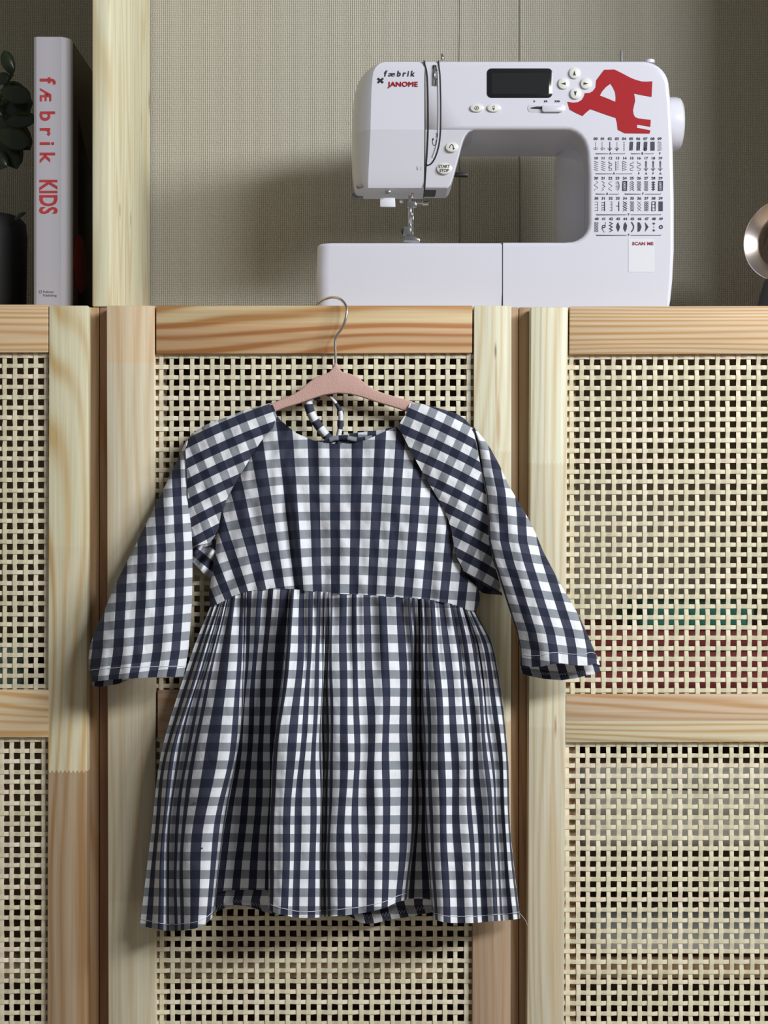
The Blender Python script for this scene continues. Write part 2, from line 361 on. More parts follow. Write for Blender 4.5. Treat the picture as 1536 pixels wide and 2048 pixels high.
cabinet('pine cabinet with cane door, the checked dress hanging in front', xj1+.0006, xj2, [
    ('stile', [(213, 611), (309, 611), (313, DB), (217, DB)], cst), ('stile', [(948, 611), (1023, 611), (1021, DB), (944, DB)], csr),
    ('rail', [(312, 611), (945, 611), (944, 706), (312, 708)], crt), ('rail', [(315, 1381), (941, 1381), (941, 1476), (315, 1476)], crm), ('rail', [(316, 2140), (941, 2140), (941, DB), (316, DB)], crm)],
    dict(carcass=carc, sideL=sideB, sideR=sideC, inside=inside), [(310, 948, 702, 1384), (312, 943, 1471, 2144)], 2)
# right cabinet
rst = pine('pine_right_stile', 'z', [(Z(1452), (.64, .59, .45)), (Z(924), (.68, .645, .49)), (None, (.74, .725, .56))], seed=21, strength=.5, freq=1.1,
           knots=[(P(1111, 0).x, Z(1452), .0016, .014, (.36, .19, .12))])
rrt = pine('pine_right_top_rail', 'x', [(None, (.67, .51, .33))], seed=22, strength=.8, freq=1.2)
rrm = pine('pine_right_mid_rail', 'x', [(Z(1442), (.68, .60, .42)), (None, (.60, .46, .32))], seed=23, strength=.8, freq=1.3, zig=0)
XR = 1057+838
cabinet('pine cabinet with cane door to the right, red cloth behind its webbing', xj2+.0006, xj2+.4195, [
    ('stile', [(1062, 614), (1136, 614), (1127, DB), (1053, DB)], rst), ('stile', [(XR-92, 612), (XR, 612), (XR, DB), (XR-92, DB)], rst),
    ('rail', [(1139.5, 613), (XR-93, 611), (XR-93, 706), (1138.5, 709)], rrt), ('rail', [(1131.5, 1389), (XR-93, 1388), (XR-93, 1484), (1130.5, 1485)], rrm), ('rail', [(1127, 2140), (XR-93, 2140), (XR-93, DB), (1127, DB)], rrt)],
    dict(carcass=carc, sideL=sideC, sideR=sideA, inside=inside, shear=-.003), [(1136, XR-90, 702, 1392), (1128, XR-90, 1481, 2144)], 3)

# ---------------------------------------------------------------- shelf unit uprights on the cabinets
bd = pine('pine_board_face', 'z', [(None, (.73, .70, .50))], seed=31, strength=.45, freq=.9,
          knots=[(.081, .937, -.0045, .011, (.20, .14, .08)), (.152, .940, -.0045, .012, (.28, .21, .12)), (.292, 1.105, -.010, .018, (.30, .2, .1)), (.228, 1.065, -.003, .022, (.34, .26, .15))])
u = empty('pine_shelf_unit', (P(200, 0, .02).x, .16, ZT), 'pale pine shelf unit whose upright board stands between book and sewing machine', 'shelf unit')
xa, xb = P(184, 0, .02).x, P(220, 0, .02).x
box('upright_board', xa, xb, .021, .300, ZT, 1.56, bd, u, .0015)
box('upright_board', .487, .505, .021, .300, ZT, 1.56, bd, u, .0015)
box('top_shelf', -1.0, xa, .03, .300, 1.50, 1.518, bd, u, .001); box('top_shelf', xb, .487, .03, .300, 1.50, 1.518, bd, u, .001)
box('upright_board', -1.0, -.98, .021, .300, ZT, 1.56, bd, u, .0015)

# ---------------------------------------------------------------- folded fabrics inside the cabinets
def folded(label, px0, px1, py1, py0, y0, y1, col, n, seed):
    mt = plain('folded_cloth_%d' % seed, col, .9, bump=.6, bscale=60)
    a = P(px0, py0, y0); b = P(px1, py1, y0)
    r = empty('folded_fabric', ((a.x+b.x)/2, (y0+y1)/2, a.z), label, 'fabric', 'folded fabrics inside the cabinets')
    h = (b.z-a.z)/n
    for k in range(n):
        vs = []; fs = []; rnd = random.Random(seed*7+k); z0 = a.z+k*h; dx = rnd.uniform(-.004, .004); m = 10
        prof = []
        for q in range(9):
            t = math.pi*(q/8-.5); prof.append((y0+h*.45-math.cos(t)*h*.45, z0+h/2+math.sin(t)*h*.49))
        prof += [(y1, z0+h*.98), (y1, z0+.01*h)]
        for i in range(m+1):
            x = lerp(a.x, b.x, i/m)+dx; wv = noise.noise((x*25, seed, k))*.003
            for (yy, zz) in prof: vs.append((x, yy+wv, zz))
        np_ = len(prof)
        for i in range(m):
            for j in range(np_): fs.append((i*np_+j, (i+1)*np_+j, (i+1)*np_+(j+1) % np_, i*np_+(j+1) % np_))
        fs += [tuple(range(np_)), tuple(m*np_+j for j in range(np_))[::-1]]
        obj('fold', vs, fs, mt, r, True)
    return r
sh1, sh2 = 1024-(Z(1440)+.0005-CZ)/(CAMD+.05)*FPX, 1024-(Z(1940)+.0005-CZ)/(CAMD+.05)*FPX
folded('dull red cloth folded on the shelf behind the right cane door', 1160, 1560, 1262, sh1, .05, .24, (.34, .075, .065), 4, 1)
folded('dark green cloth on top of the red one behind the right cane door', 1285, 1500, 1212, 1262, .055, .23, (.05, .22, .16), 2, 2)
folded('grey beige cloth folded low behind the right cane door', 1150, 1640, 1525, 1700, .036, .22, (.60, .58, .52), 3, 3)
folded('grey green cloth folded behind the left cane door', -120, 55, 1290, sh1, .05, .22, (.28, .36, .30), 3, 5)
folded('pale grey cloth on the bottom shelf behind the right cane door', 1180, 1640, 1880, sh2, .036, .24, (.66, .65, .60), 1, 6)

# ---------------------------------------------------------------- text and flat print
def text_mesh(body, size, shear=0, bold=0, space=1.0, align='LEFT'):
    c = bpy.data.curves.new('t', 'FONT'); c.body = body; c.size = 1; c.shear = shear; c.offset = bold; c.space_character = space
    c.align_x = align; c.resolution_u = 3
    o = bpy.data.objects.new('t', c); C.objects.link(o); bpy.context.view_layer.update()
    me = bpy.data.meshes.new_from_object(o.evaluated_get(bpy.context.evaluated_depsgraph_get()))
    vs = [(v.co.x*size, v.co.y*size) for v in me.vertices]; fs = [tuple(p.vertices) for p in me.polygons]
    bpy.data.objects.remove(o); bpy.data.curves.remove(c); bpy.data.meshes.remove(me); return vs, fs
class Print:
    def __init__(s): s.v = []; s.f = []
    def add(s, vs, fs):
        b = len(s.v); s.v += vs; s.f += [tuple(b+i for i in f) for f in fs]
    def text(s, body, px, py, cap, y, rot=False, sx=1, **k):
        """cap: cap height in pixels; (px,py) is the baseline start or centre; y depth or function"""
        vs, fs = text_mesh(body, cap/.73, **k); out = []
        for a, b in vs:
            q = (px+a*sx, py-b) if not rot else (px+b, py+a*sx)
            out.append(P(q[0], q[1], y(q[0], q[1]) if callable(y) else y))
        s.add(out, fs)
    def line(s, pts, wd, y, closed=False):
        if closed: pts = pts+[pts[0]]
        n = len(pts); vs = []
        for i in range(n):
            a = pts[max(i-1, 0)]; b = pts[min(i+1, n-1)]
            dx, dy = b[0]-a[0], b[1]-a[1]; l = math.hypot(dx, dy) or 1; nx, ny = -dy/l*wd/2, dx/l*wd/2
            k = 1.0
            if 0 < i < n-1:
                c = (pts[i][0]-a[0], pts[i][1]-a[1]); lc = math.hypot(*c) or 1
                k = 1/max(.5, abs((c[0]*dx+c[1]*dy)/(lc*l)))
            for q in (1, -1):
                xx, yy = pts[i][0]+nx*q*k, pts[i][1]+ny*q*k; vs.append(P(xx, yy, y(xx, yy) if callable(y) else y))
        s.add(vs, [(2*i, 2*i+1, 2*i+3, 2*i+2) for i in range(n-1)])
    def poly(s, pts, y): s.add([P(a, b, y(a, b) if callable(y) else y) for a, b in pts], [tuple(range(len(pts)))])
    def build(s, name, mat, parent): return obj(name, s.v, s.f, mat, parent)

# ---------------------------------------------------------------- sewing machine
YM = .060; MD = .125
def tilt(px, py): return YM + max(0, py-258)*.00052*.14 *1.0
sm = empty('sewing_machine', (P(990, 0, YM).x, YM+.06, ZT), 'white computerised sewing machine with red logo standing on the cabinets', 'sewing machine')
def q(px, py, y=YM): v = P(px, py, y); return (v.x, v.z)
zb = ZT
def arcpts(cx, cy, r, a0, a1, n=6, ry=None):
    return [(cx+r*math.cos(math.radians(lerp(a0, a1, i/n))), cy-(ry or r)*math.sin(math.radians(lerp(a0, a1, i/n)))) for i in range(n+1)]
ybot = 1024-(ZT+.0008-CZ)/(CAMD+YM)*FPX
outl = [(851, 121), (1285, 121)] + arcpts(1285, 172, 54, 85, 8, 7, 51) + [(1343, 210), (1347, 300), (1349, 400), (1349, 500), (1346, 560), (1342, 600), (1338, ybot), (1006, ybot), (1006, 484), (1100, 484), (1130, 484)] + \
    arcpts(1136, 446, 41, -90, 0, 6, 38)[1:] + [(1177, 350), (1174, 305)] + arcpts(1130, 305, 43, 0, 90, 6, 46)[1:] + [(1000, 259), (930, 259), (851, 259)]
TK = .24; CR = 259; zc = P(0, CR, YM).z
def wn(o):
    m_ = o.modifiers.new('weighted', 'WEIGHTED_NORMAL'); m_.keep_sharp = True; m_.weight = 90; return o
def shell(name, pts, y1, bev, mat, skip=lambda v: False, tiltk=0, ang=28):
    bm = bmesh.new(); fr_ = [bm.verts.new(P(a, b, YM)) for a, b in pts]; bk_ = [bm.verts.new((v.co.x, y1, v.co.z)) for v in fr_]
    for v in fr_: v.co.y += max(0, zc-v.co.z)*tiltk
    ff = bm.faces.new(fr_); bm.faces.new(bk_[::-1]); n = len(fr_)
    for i in range(n): bm.faces.new((fr_[i], bk_[i], bk_[(i+1) % n], fr_[(i+1) % n]))
    bmesh.ops.recalc_face_normals(bm, faces=bm.faces)
    es = [e for e in ff.edges if not all(skip(v) for v in e.verts)]
    bmesh.ops.bevel(bm, geom=es, offset=bev, segments=5, affect='EDGES', profile=.5, clamp_overlap=True)
    bmesh.ops.triangulate(bm, faces=[f for f in bm.faces if len(f.verts) > 4])
    return wn(auto_smooth(from_bm(name, bm, mat, sm), ang))
L850 = P(851, 0, YM).x+1e-4
shell('body', outl, YM+MD, .0045, M['white'], lambda v: v.co.x < L850 or (v.co.x < P(931, 0, YM).x and v.co.z < zc+.001) or (v.co.x < P(1007, 0, YM).x and v.co.z < P(0, 480, YM).z))
hb = [(851, 259.4), (948, 259.4), (938, 263), (931, 270), (926, 281), (919, 308), (908, 348), (903, 363), (896, 371), (851, 371)]
shell('needle_housing', hb, YM+.066, .0035, M['white'], lambda v: v.co.x < L850 or v.co.z > zc-.001, TK)
# the column widens towards the back of the machine
xf_, xr_ = P(1172, 0, YM).x, .1905; zt_, zb_ = P(0, 262, YM).z, P(0, 486, YM).z; pr_ = []
for k in range(9):
    t = k/8; pr_.append((lerp(xf_+.002, xr_, math.sin(t*math.pi/2)**1.3 if t else 0), YM+.03+t*.105))
pl_ = pr_+[(xf_+.04, YM+.135), (xf_+.04, YM+.03)]; n_ = len(pl_)
vs = [(a, b, zt_) for a, b in pl_]+[(a, b, zb_) for a, b in pl_]
fs = [(i, n_+i, n_+(i+1) % n_, (i+1) % n_) for i in range(n_)]+[tuple(range(n_))[::-1], tuple(n_+i for i in range(n_))]
auto_smooth(obj('column_rear', vs, fs, M['white'], sm, True), 40)
# rounded back of the column base so that the machine has a full-depth foot
box('base_rear', P(700, 0, YM).x, P(1335, 0, YM).x, YM+MD+.0005, YM+MD+.045, ZT+.0008, P(0, 500, YM).z, M['white'], sm, .006)
# extension table (removable free-arm box)
def table_shell():
    rws = [(484.3, .0075), (484.6, .0045), (486.2, .0020), (489, .0006), (493, 0), (540, -.0002), (560, 0), (ybot, .0012)]; vs = []; fs = []; R = .0105; xr = P(1004, 0, YM).x
    for py, e in rws:
        xl_ = P(pl([(484, 634), (489, 634), (520, 632.5), (620, 631)], py), 0, YM).x+e*.8; z = P(0, py, YM).z; sec = [(xr, YM+MD), (xr, YM+e)]
        for k in range(9):
            a = math.radians(90*k/8); sec.append((xl_+R*1.35-R*1.35*math.sin(a), YM+e+R-R*math.cos(a)))
        sec += [(xl_, YM+MD*.5), (xl_, YM+MD)]
        vs += [(a, b, z) for a, b in sec]
    m_ = 13
    fs = [(i*m_+k, i*m_+(k+1) % m_, (i+1)*m_+(k+1) % m_, (i+1)*m_+k) for i in range(len(rws)-1) for k in range(m_)]
    fs += [tuple(range(m_)), tuple((len(rws)-1)*m_+k for k in range(m_))[::-1]]
    b = bmesh.new(); bv = [b.verts.new(v) for v in vs]
    for f in fs: b.faces.new([bv[i] for i in f])
    bmesh.ops.recalc_face_normals(b, faces=b.faces); return b
wn(auto_smooth(from_bm('extension_table', table_shell(), M['white'], sm), 40))
px_prism('seam_line', [(1003.6, 486), (1006.4, 486), (1006.4, ybot), (1003.6, ybot)], YM+.0006, YM+.003, M['groove'], sm)
# head cover: lofted with a rounded left cheek
rows = [(121, 782, 770, .007), (122.5, 766, 755, .0025), (127, 756, 741, .0008), (134, 749, 729, 0), (144, 744, 720, 0), (156, 742, 713, 0), (180, 740, 707, 0), (214, 739, 704, 0), (258, 738, 702, 0),
        (260, 738, 702, 0), (300, 736, 702, 0), (337, 734, 703, 0), (360, 733, 706, 0), (370, 733, 709, .0015), (373, 735, 714, .005)]
vs = []; fs = []
for (py, xf, xl, dy) in rows:
    yf = YM+dy+(max(0, zc-P(0, py, YM).z))*TK
    HD = .066
    sec = [(848.5, YM+HD), (848.5, yf), (lerp(848.5, xf, .5), yf), (xf+3, yf), (xf-1, yf+.0012), (lerp(xf, xl, .35), yf+.005), (lerp(xf, xl, .68), yf+.012), (lerp(xf, xl, .9), yf+.020), (xl, yf+.029), (xl, YM+HD*.85), (xl+5, YM+HD)]
    for sx, sy in sec:
        v = P(sx, py, YM); vs.append((v.x, sy, v.z))
m = len(rows[0]) and 11
for i in range(len(rows)-1):
    for k in range(m): fs.append((i*m+k, i*m+(k+1) % m, (i+1)*m+(k+1) % m, (i+1)*m+k))
fs += [tuple(range(m)), tuple((len(rows)-1)*m+k for k in range(m))[::-1]]
bmt = bmesh.new(); bv = [bmt.verts.new(v) for v in vs]
for f in fs: bmt.faces.new([bv[i] for i in f])
bmesh.ops.recalc_face_normals(bmt, faces=bmt.faces)
wn(auto_smooth(from_bm('head_cover', bmt, M['white2'], sm), 24))
# underside
px_prism('underside_rim', [(712, 370), (898, 370), (890, 374.5), (716, 374.5)], YM+.018, YM+.064, M['greypl'], sm, bev=.001)
px_prism('underside_plate', [(727, 373), (873, 373), (874, 378), (871, 382), (728, 382)], YM+.024, YM+.056, M['plate'], sm, bev=.0012)
px_prism('thread_guide_tab', [(704, 386), (726, 386), (726, 393), (712, 396), (704, 392)], YM+.05, YM+.07, M['greypl'], sm, bev=.0005)
# dark slots either side of the thread channel
def ribbon(name, pts, wd, mat, lift=.0006, thick=.0015):
    p = smooth_line([(a, b, 0) for a, b in pts], 5); vs = []; fs = []
    for i, c in enumerate(p):
        a = p[max(i-1, 0)]; b = p[min(i+1, len(p)-1)]; d = (b-a).normalized(); nx, ny = -d.y*wd/2, d.x*wd/2
        for k, dd in ((1, 0), (-1, 0), (-1, thick), (1, thick)):
            py = c.y+ny*k; v = P(c.x+nx*k, py, YM); vs.append((v.x, YM-lift+max(0, zc-v.z)*TK+dd, v.z))
        if i:
            o_ = 4*(i-1)
            for k in range(4): fs.append((o_+k, o_+(k+1) % 4, o_+4+(k+1) % 4, o_+4+k))
    fs += [(0, 1, 2, 3), tuple(len(vs)-4+k for k in range(4))]
    return obj(name, vs, fs, mat, sm)
ribbon('thread_slot', [(848, 121), (850, 131), (853, 142), (855, 164), (856, 214), (856, 263), (854, 310), (852, 335), (850, 371)], 3.0, M['groove'])
ribbon('thread_slot', [(877, 121), (878, 134), (880, 150), (881, 180), (881.5, 214), (881, 263), (878, 290), (871, 312), (864, 323), (857, 327), (853, 326)], 2.6, M['groove'])
ribbon('channel_edge', [(873, 130), (876, 150), (877.5, 200), (877, 262), (873, 292), (866, 312)], 1.6, M['white'], .0012)
pr = Print(); D0 = lambda a, b: YM-.0005+max(0, zc-P(a, b, YM).z)*TK
px_prism('take_up_window', [(866, 130), (875, 130), (876, 172), (868, 172)], YM-.0006, YM+.002, M['greypl'], sm)
for k, (a, b, c, d) in enumerate(((866, 130, 872, 137), (866, 145, 871, 155), (870, 160, 873, 170), (867, 139, 875, 141), (868, 157, 875, 158.5))):
    pr.poly([(a, b), (c, b), (c, d), (a, d)], YM-.0012)
tube('thread_lever', [P(868, 170, YM-.0012), P(869, 150, YM-.0018), P(869, 132, YM-.0012)], .0010, M['chrome'], sm)
lathe('bobbin_winder_tip', [(.0004, 0), (.0022, .001), (.0028, .003), (.0016, .006), (.0004, .008)], P(884, 122, YM+.03), (0, 0, 1), M['chrome'], sm, 12)
lathe('spool_pin', [(.0016, 0), (.0016, .011), (.0010, .0125)], P(1243, 123, YM+.06), (0, 0, 1), M['greypl'], sm, 12)
lathe('winder_stop', [(.0055, -.002), (.0055, .0012), (.0035, .002)], P(1299, 123, YM+.03), (0, 0, 1), M['white'], sm, 20)
# handwheel
hw = P(1335, 249, YM+.055)
lathe('handwheel', [(.020, 0), (.0275, .001), (.0285, .004), (.0285, .014), (.0275, .0185), (.024, .021), (.019, .022)], (P(1341, 0, YM).x, YM+.055, hw.z), (1, 0, 0), M['white'], sm, 48)
pr.build('lever_scale', M['ink'], sm); pr = Print()
# display
def rr(x0, y0, x1, y1, r, n=4):
    return arcpts(x1-r, y0+r, r, 90, 0, n)+arcpts(x1-r, y1-r, r, 0, -90, n)+arcpts(x0+r, y1-r, r, -90, -180, n)+arcpts(x0+r, y0+r, r, 180, 90, n)
dsp = px_prism('display', rr(974, 136.5, 1105, 195.5, 9), YM-.0007, YM+.002, M['lcd'], sm, bev=.0004)
px_prism('display_glass', rr(983, 146, 1098, 188, 3), YM-.0010, YM-.0005, M['lcd2'], dsp)
def ell(cx, cy, rx, ry, n=24): return [(cx+rx*math.cos(2*math.pi*i/n), cy-ry*math.sin(2*math.pi*i/n)) for i in range(n)]
def button(cx, cy, rx, ry, sym):
    yb_ = D0(cx, cy)
    ring = px_prism('button', ell(cx, cy, rx+1.3, ry+1.3), yb_-.0004, yb_+.004, M['white2'], sm, bev=.0003)
    b = px_prism('button_cap', ell(cx, cy, rx, ry), yb_-.0016, yb_+.003, M['button'], ring, bev=.0007)
    p = Print(); sym(p, yb_-.0020, cx, cy); p.build('button_mark', M['ink'], ring); return ring
def tri(dx, dy):
    def f(p, y, cx, cy):
        p.poly([(cx+dx*5-dy*0, cy+dy*5), (cx-dx*5-dy*2.6, cy-dy*5-dx*2.6), (cx-dx*4, cy-dy*4), (cx-dx*5+dy*2.6, cy-dy*5+dx*2.6)], y)
    return f
for cx, cy, s_ in ((1149, 146, tri(0, -1)), (1127, 167, tri(-1, 0)), (1172, 167, tri(1, 0)), (1151, 187, tri(0, 1))): button(cx, cy, 10.6, 10.6, s_)
def s_lock(p, y, cx, cy): p.line(ell(cx, cy, 3.8, 3.8), .9, y, True); p.poly(ell(cx, cy, 1.5, 1.5, 10), y)
def s_needle(p, y, cx, cy): p.line([(cx-2, cy-1), (cx-1, cy-4), (cx, cy-4.6), (cx+1.4, cy-4), (cx+2, cy-1)], .6, y); p.poly([(cx-2.4, cy), (cx+2.4, cy), (cx, cy+4.5)], y)
def s_rev(p, y, cx, cy): p.line([(cx-4, cy+2), (cx-3, cy-3), (cx, cy-5.5), (cx+3, cy-3), (cx+4, cy+3)], 1.2, y); p.poly([(cx+2, cy+2), (cx+6, cy+2), (cx+4, cy+6)], y)
def s_start(p, y, cx, cy): p.text('START', cx, cy-1, 6.2, y, align='CENTER', bold=.012, sx=.92); p.text('STOP', cx, cy+7.2, 6.2, y, align='CENTER', bold=.012, sx=.92)
button(953.5, 216, 13, 7.6, s_lock); button(987.5, 216, 13, 7.6, s_needle); button(903.5, 294, 12.2, 9.4, s_rev); button(888.5, 336.5, 15, 11.2, s_start)
# speed slider
sl = px_prism('speed_slider', rr(1055, 208.5, 1131, 224.5, 7.5), YM-.0004, YM+.002, M['white2'], sm, bev=.0002)
px_prism('slider_slot', [(1062, 215), (1074, 213), (1084, 213), (1084, 218.5), (1062, 217)], YM-.0008, YM, M['groove'], sl)
px_prism('slider_knob', rr(1084, 209.5, 1126, 223.5, 5), YM-.0034, YM, M['white'], sl, bev=.0011)
for x0, n in ((1067, 1), (1088, 2), (1109.5, 3)):
    for k in range(n): pr.poly([(x0+k*3.6, 199.8), (x0+k*3.6+4.2, 202.5), (x0+k*3.6, 205.2), (x0+k*3.6+1, 202.5)], YM-.0005)
pr.build('speed_marks', M['ink'], sm); pr = Print()
# writing on the head
pr.text('f', 768, 152.5, 12, D0, shear=.15, bold=.03); pr.text('æ', 775.5, 152.5, 10, D0, shear=.15, bold=.014, sx=1.62); pr.text('brik', 793.5, 152.5, 11.4, D0, shear=.15, bold=.03, space=1.42)
for sgn in (1, -1): pr.line([(755.5, 161-4.5*sgn), (766.5, 161+4.5*sgn)], 4.0, YM-.0005-.0001*sgn)
pr.build('head_lettering', M['ink'], sm); pr = Print()
pr.line([(866, 277), (865, 284), (866.5, 290), (869.5, 291), (872, 287), (873, 280)], .9, D0); pr.poly([(864.2, 280), (866.2, 275), (867.8, 280)], D0); pr.text('3', 871, 274, 7.5, D0)
pr.text('5', 832, 340, 7, D0); pr.line([(842, 333), (841, 354)], .7, D0); pr.poly([(839.3, 352), (842.8, 352), (840.7, 358)], D0)
pr.build('threading_marks', M['ink'], sm)
pj = Print(); [pj.text('JANOME', 776.3+dx_, 173+dy_, 9.8, (lambda a, b, k_=k_: D0(a, b)-.00006*k_), bold=0, sx=1.13, space=1.04) for k_, (dx_, dy_) in enumerate(((0, 0), (.9, 0), (0, -.5), (.9, -.5), (.45, .2)))]; pj.build('maker_name', M['red'], sm)
# red logo
lg = [(800, 190), (880, 188), (940, 218), (1000, 250), (1045, 268), (1090, 280), (1130, 281), (1170, 278), (1167, 340), (1165, 398), (1100, 387), (1030, 372), (1036, 400), (1038, 430), (1030, 465), (1022, 500), (1026, 530), (1037, 552), (1060, 563), (1158, 575), (1155, 628), (1055, 610), (1052, 635),
      (1155, 655), (1150, 680), (960, 678), (905, 650), (900, 600), (890, 560), (800, 530), (695, 492), (660, 520), (635, 545), (580, 520), (535, 495), (518, 435), (560, 443), (600, 438), (630, 420), (645, 395), (652, 370), (690, 367), (715, 352), (735, 325), (740, 270), (770, 230)]
hole = [(850, 297), (868, 325), (885, 362), (890, 400), (888, 437), (830, 412), (768, 388), (782, 360), (815, 322)]
L2 = lambda p: (1000+p[0]/3.84, 90+p[1]/3.84)
cu = bpy.data.curves.new('t', 'CURVE'); cu.dimensions = '2D'; cu.fill_mode = 'BOTH'
for ring_ in (lg, hole):
    sp = cu.splines.new('POLY'); sp.points.add(len(ring_)-1); sp.use_cyclic_u = True
    for i, pnt in enumerate(ring_): a, b = L2(pnt); sp.points[i].co = (a*.01, -b*.01, 0, 1)
ot = bpy.data.objects.new('t', cu); C.objects.link(ot); bpy.context.view_layer.update()
me = bpy.data.meshes.new_from_object(ot.evaluated_get(bpy.context.evaluated_depsgraph_get()))
bm = bmesh.new(); bm.from_mesh(me); bmesh.ops.dissolve_degenerate(bm, dist=1e-7, edges=bm.edges)
for v in bm.verts: v.co = P(v.co.x*100, -v.co.y*100, YM-.0004)
from_bm('red_logo', bm, M['red'], sm); bpy.data.objects.remove(ot); bpy.data.meshes.remove(me)
# stitch chart
ch = Print(); YC = YM-.0004
RX = [(1191.5, 1319.5), (1192.3, 1320.8), (1192.3, 1321.2), (1193, 1321.5), (1193.5, 1322)]
ROW = [(279.7, 283.3, 301), (318.6, 322.4, 341.2), (358.5, 362.2, 381.3), (399, 402.8, 422), (440, 444, 463.8)]
def icon(n, cx, y0, y1):
    h = y1-y0; Y = lambda t: y0+h*t; L_ = lambda pts, wd=.75: ch.line([(cx+a, Y(t)) for a, t in pts], wd, YC)
    zig = lambda k, a, wd=.8, c=0: L_([(c+(a if i % 2 else -a), i/k) for i in range(k+1)], wd)
    ov = lambda t, rx, ry, wd=.6: ch.line(ell(cx, Y(t), rx, ry, 12), wd, YC, True)
    if n < 4:
        L_([(0 if n != 1 else -1.4, 0), (0 if n != 1 else -1.4, 1 if n else .95)], 1.3 if n == 2 else .6); ov(.78, 4, 1.7)
        if n in (2, 3): L_([(-1.6, .8), (0, 1.02), (1.6, .8)], 1.1)
    elif n == 4: [L_([(0, a), (0, a+.16)], 1.2) for a in (0, .22, .44, .66, .86)]
    elif n in (5, 6, 7):
        ch.line([(cx-2, Y(.04)), (cx+2, Y(.04)), (cx+2, Y(.96)), (cx-2, Y(.96))], 1.9, YC, True); L_([(0, .15), (0, .85)], .5)
        if n == 7: ov(.88, 2.6, 2.4, 1.2)
    elif n in (8, 39): ch.poly([(cx-4.2, Y(0)), (cx+4.2, Y(0)), (cx+4.2, Y(1)), (cx-4.2, Y(1))], YC)
    elif n == 9: zig(14, 4, .9)
    elif n in (10, 11, 14): zig(9 if n < 14 else 8, 3.9, .85); n == 14 and L_([(-4, 0), (-4, 1)], .6)
    elif n in (12, 15, 16): L_([((-3 if i % 4 < 2 else 3)*(1 if n != 15 else -1), (i+.5*(i % 2))/8) for i in range(9)], .7); n == 12 and L_([(-2, 0), (-2, 1)], .5)
    elif n == 13: L_([(-3.6, 0), (-3.6, 1)], .8); [L_([(-3.6, t+.16), (3, t)], .6) for t in (0, .2, .4, .6, .8)]
    elif n in (17, 18, 19): [L_([(-2, t), (2, t)], .9) for t in (0, .1, .2, .3, .42, .54)]; L_([(0, 0), (0, 1)], .8); ov(.8, 4, 1.8); L_([(-1.6, .86), (0, 1.02), (1.6, .86)], .9)
    elif n in (20, 22): L_([(3.4*math.sin(i*.72+(n-20)), i/16) for i in range(17)], .7)
    elif n == 21: L_([(-3, 0), (2.6, .2), (-1, .38), (3.6, .55), (-2, .75), (1, .85), (-3, 1)], .8)
    elif n == 23: L_([(3.4*math.sin(math.pi*i/10)**.6, i/10) for i in range(11)], .8); [L_([(-3.6, t), (2.8, t)], .6) for t in (.1, .25, .4, .55, .7, .85)]
    elif n in (24, 29): ch.line([(cx-4, Y(0)), (cx+4, Y(0)), (cx+4, Y(1)), (cx-4, Y(1))], 1.1, YC, True); zig(6, 4, .9); zig(6, -4, .9)
    elif n == 25: [L_([(-4, t+.2), (0, t), (4, t+.2)], 1) for t in (0, .2, .4, .6, .8)]
    elif n in (26, 27, 35, 36): k = {26: 6, 27: 8, 35: 8, 36: 3}[n]; zig(k, 3.6, .85 if n != 36 else .6); zig(k, -3.6, .85 if n != 36 else .6)
    elif n == 28: [ch.poly([(cx, Y(t)), (cx+4, Y(t+.14)), (cx, Y(t+.28)), (cx-4, Y(t+.14))], YC) for t in (0, .24, .48, .72)]
    elif n in (30, 32): L_([(2.6, 0), (2.6, 1)], .7); [L_([(-3.6+(n-30), t), (2.6, t)], .6) for t in (.05, .35, .65, .95)]
    elif n == 31: L_([(2, 0), (2, 1)], 1.6); [L_([(2, t), (-3.4, t), (-3.4, t+.12)], .9) for t in (.12, .38, .64, .86)]
    elif n == 33: L_([(2, 0), (2, 1)], 1.6); L_([(2, .48), (-3, .48)], 1.4)
    elif n == 34: zig(4, 3.8, 1.2); zig(4, -3.8, .8)
    elif n == 37: [[ch.line(ell(cx+s*2.1, Y(t), 1.9, 1.7, 8), .7, YC, True) for s in (-1, 1)] for t in (.1, .3, .5, .7, .9)]
    elif n == 38: ch.line([(cx-3.4, Y(.02)), (cx+3.4, Y(.02)), (cx+3.4, Y(.98)), (cx-3.4, Y(.98))], 1.1, YC, True); [L_([(-3.4, t), (3.4, t)], 1) for t in (.34, .66)]
    elif n == 40: zig(6, 3.2, .8); zig(6, -3.2, .8); L_([(-4, 0), (-4, 1)], .6)
    elif n == 41: ov(.45, 3, 2.4, 1.6); L_([(3.6, .0), (2.5, .5), (-4, .6), (0, 1), (3, 1)], .8)
    elif n == 42: zig(6, 3, 1.6)
    elif n in (43, 44): ch.poly([(cx, Y(0)), (cx+3.8, Y(.35 if n == 44 else .5)), (cx+2.4, Y(.75)), (cx, Y(1)), (cx-3.8, Y(.65 if n == 44 else .5)), (cx-2.6, Y(.22))], YC)
    elif n == 45: L_([(-2+4.6*math.sin(math.pi*i/8), i/8) for i in range(9)], 2.2)
    elif n == 46: ch.poly([(cx-3.6, Y(0)), (cx+1, Y(.08)), (cx+4, Y(.5)), (cx+1, Y(.92)), (cx-3.6, Y(1))], YC)
    elif n == 47: ch.poly([(cx-3.4, Y(0)), (cx+4, Y(.5)), (cx-3.4, Y(1)), (cx-1.8, Y(.5))], YC)
    elif n == 48: [[L_([(-3*math.cos(a), t-.13*math.sin(a)), (3*math.cos(a), t+.13*math.sin(a))], .9) for a in (0, 1.05, 2.1)] for t in (.16, .84)]; L_([(0, .42), (0, .58)], .8)
    elif n == 49: ch.line(ell(cx, Y(.5), 3, 3, 16), 2.2, YC, True)
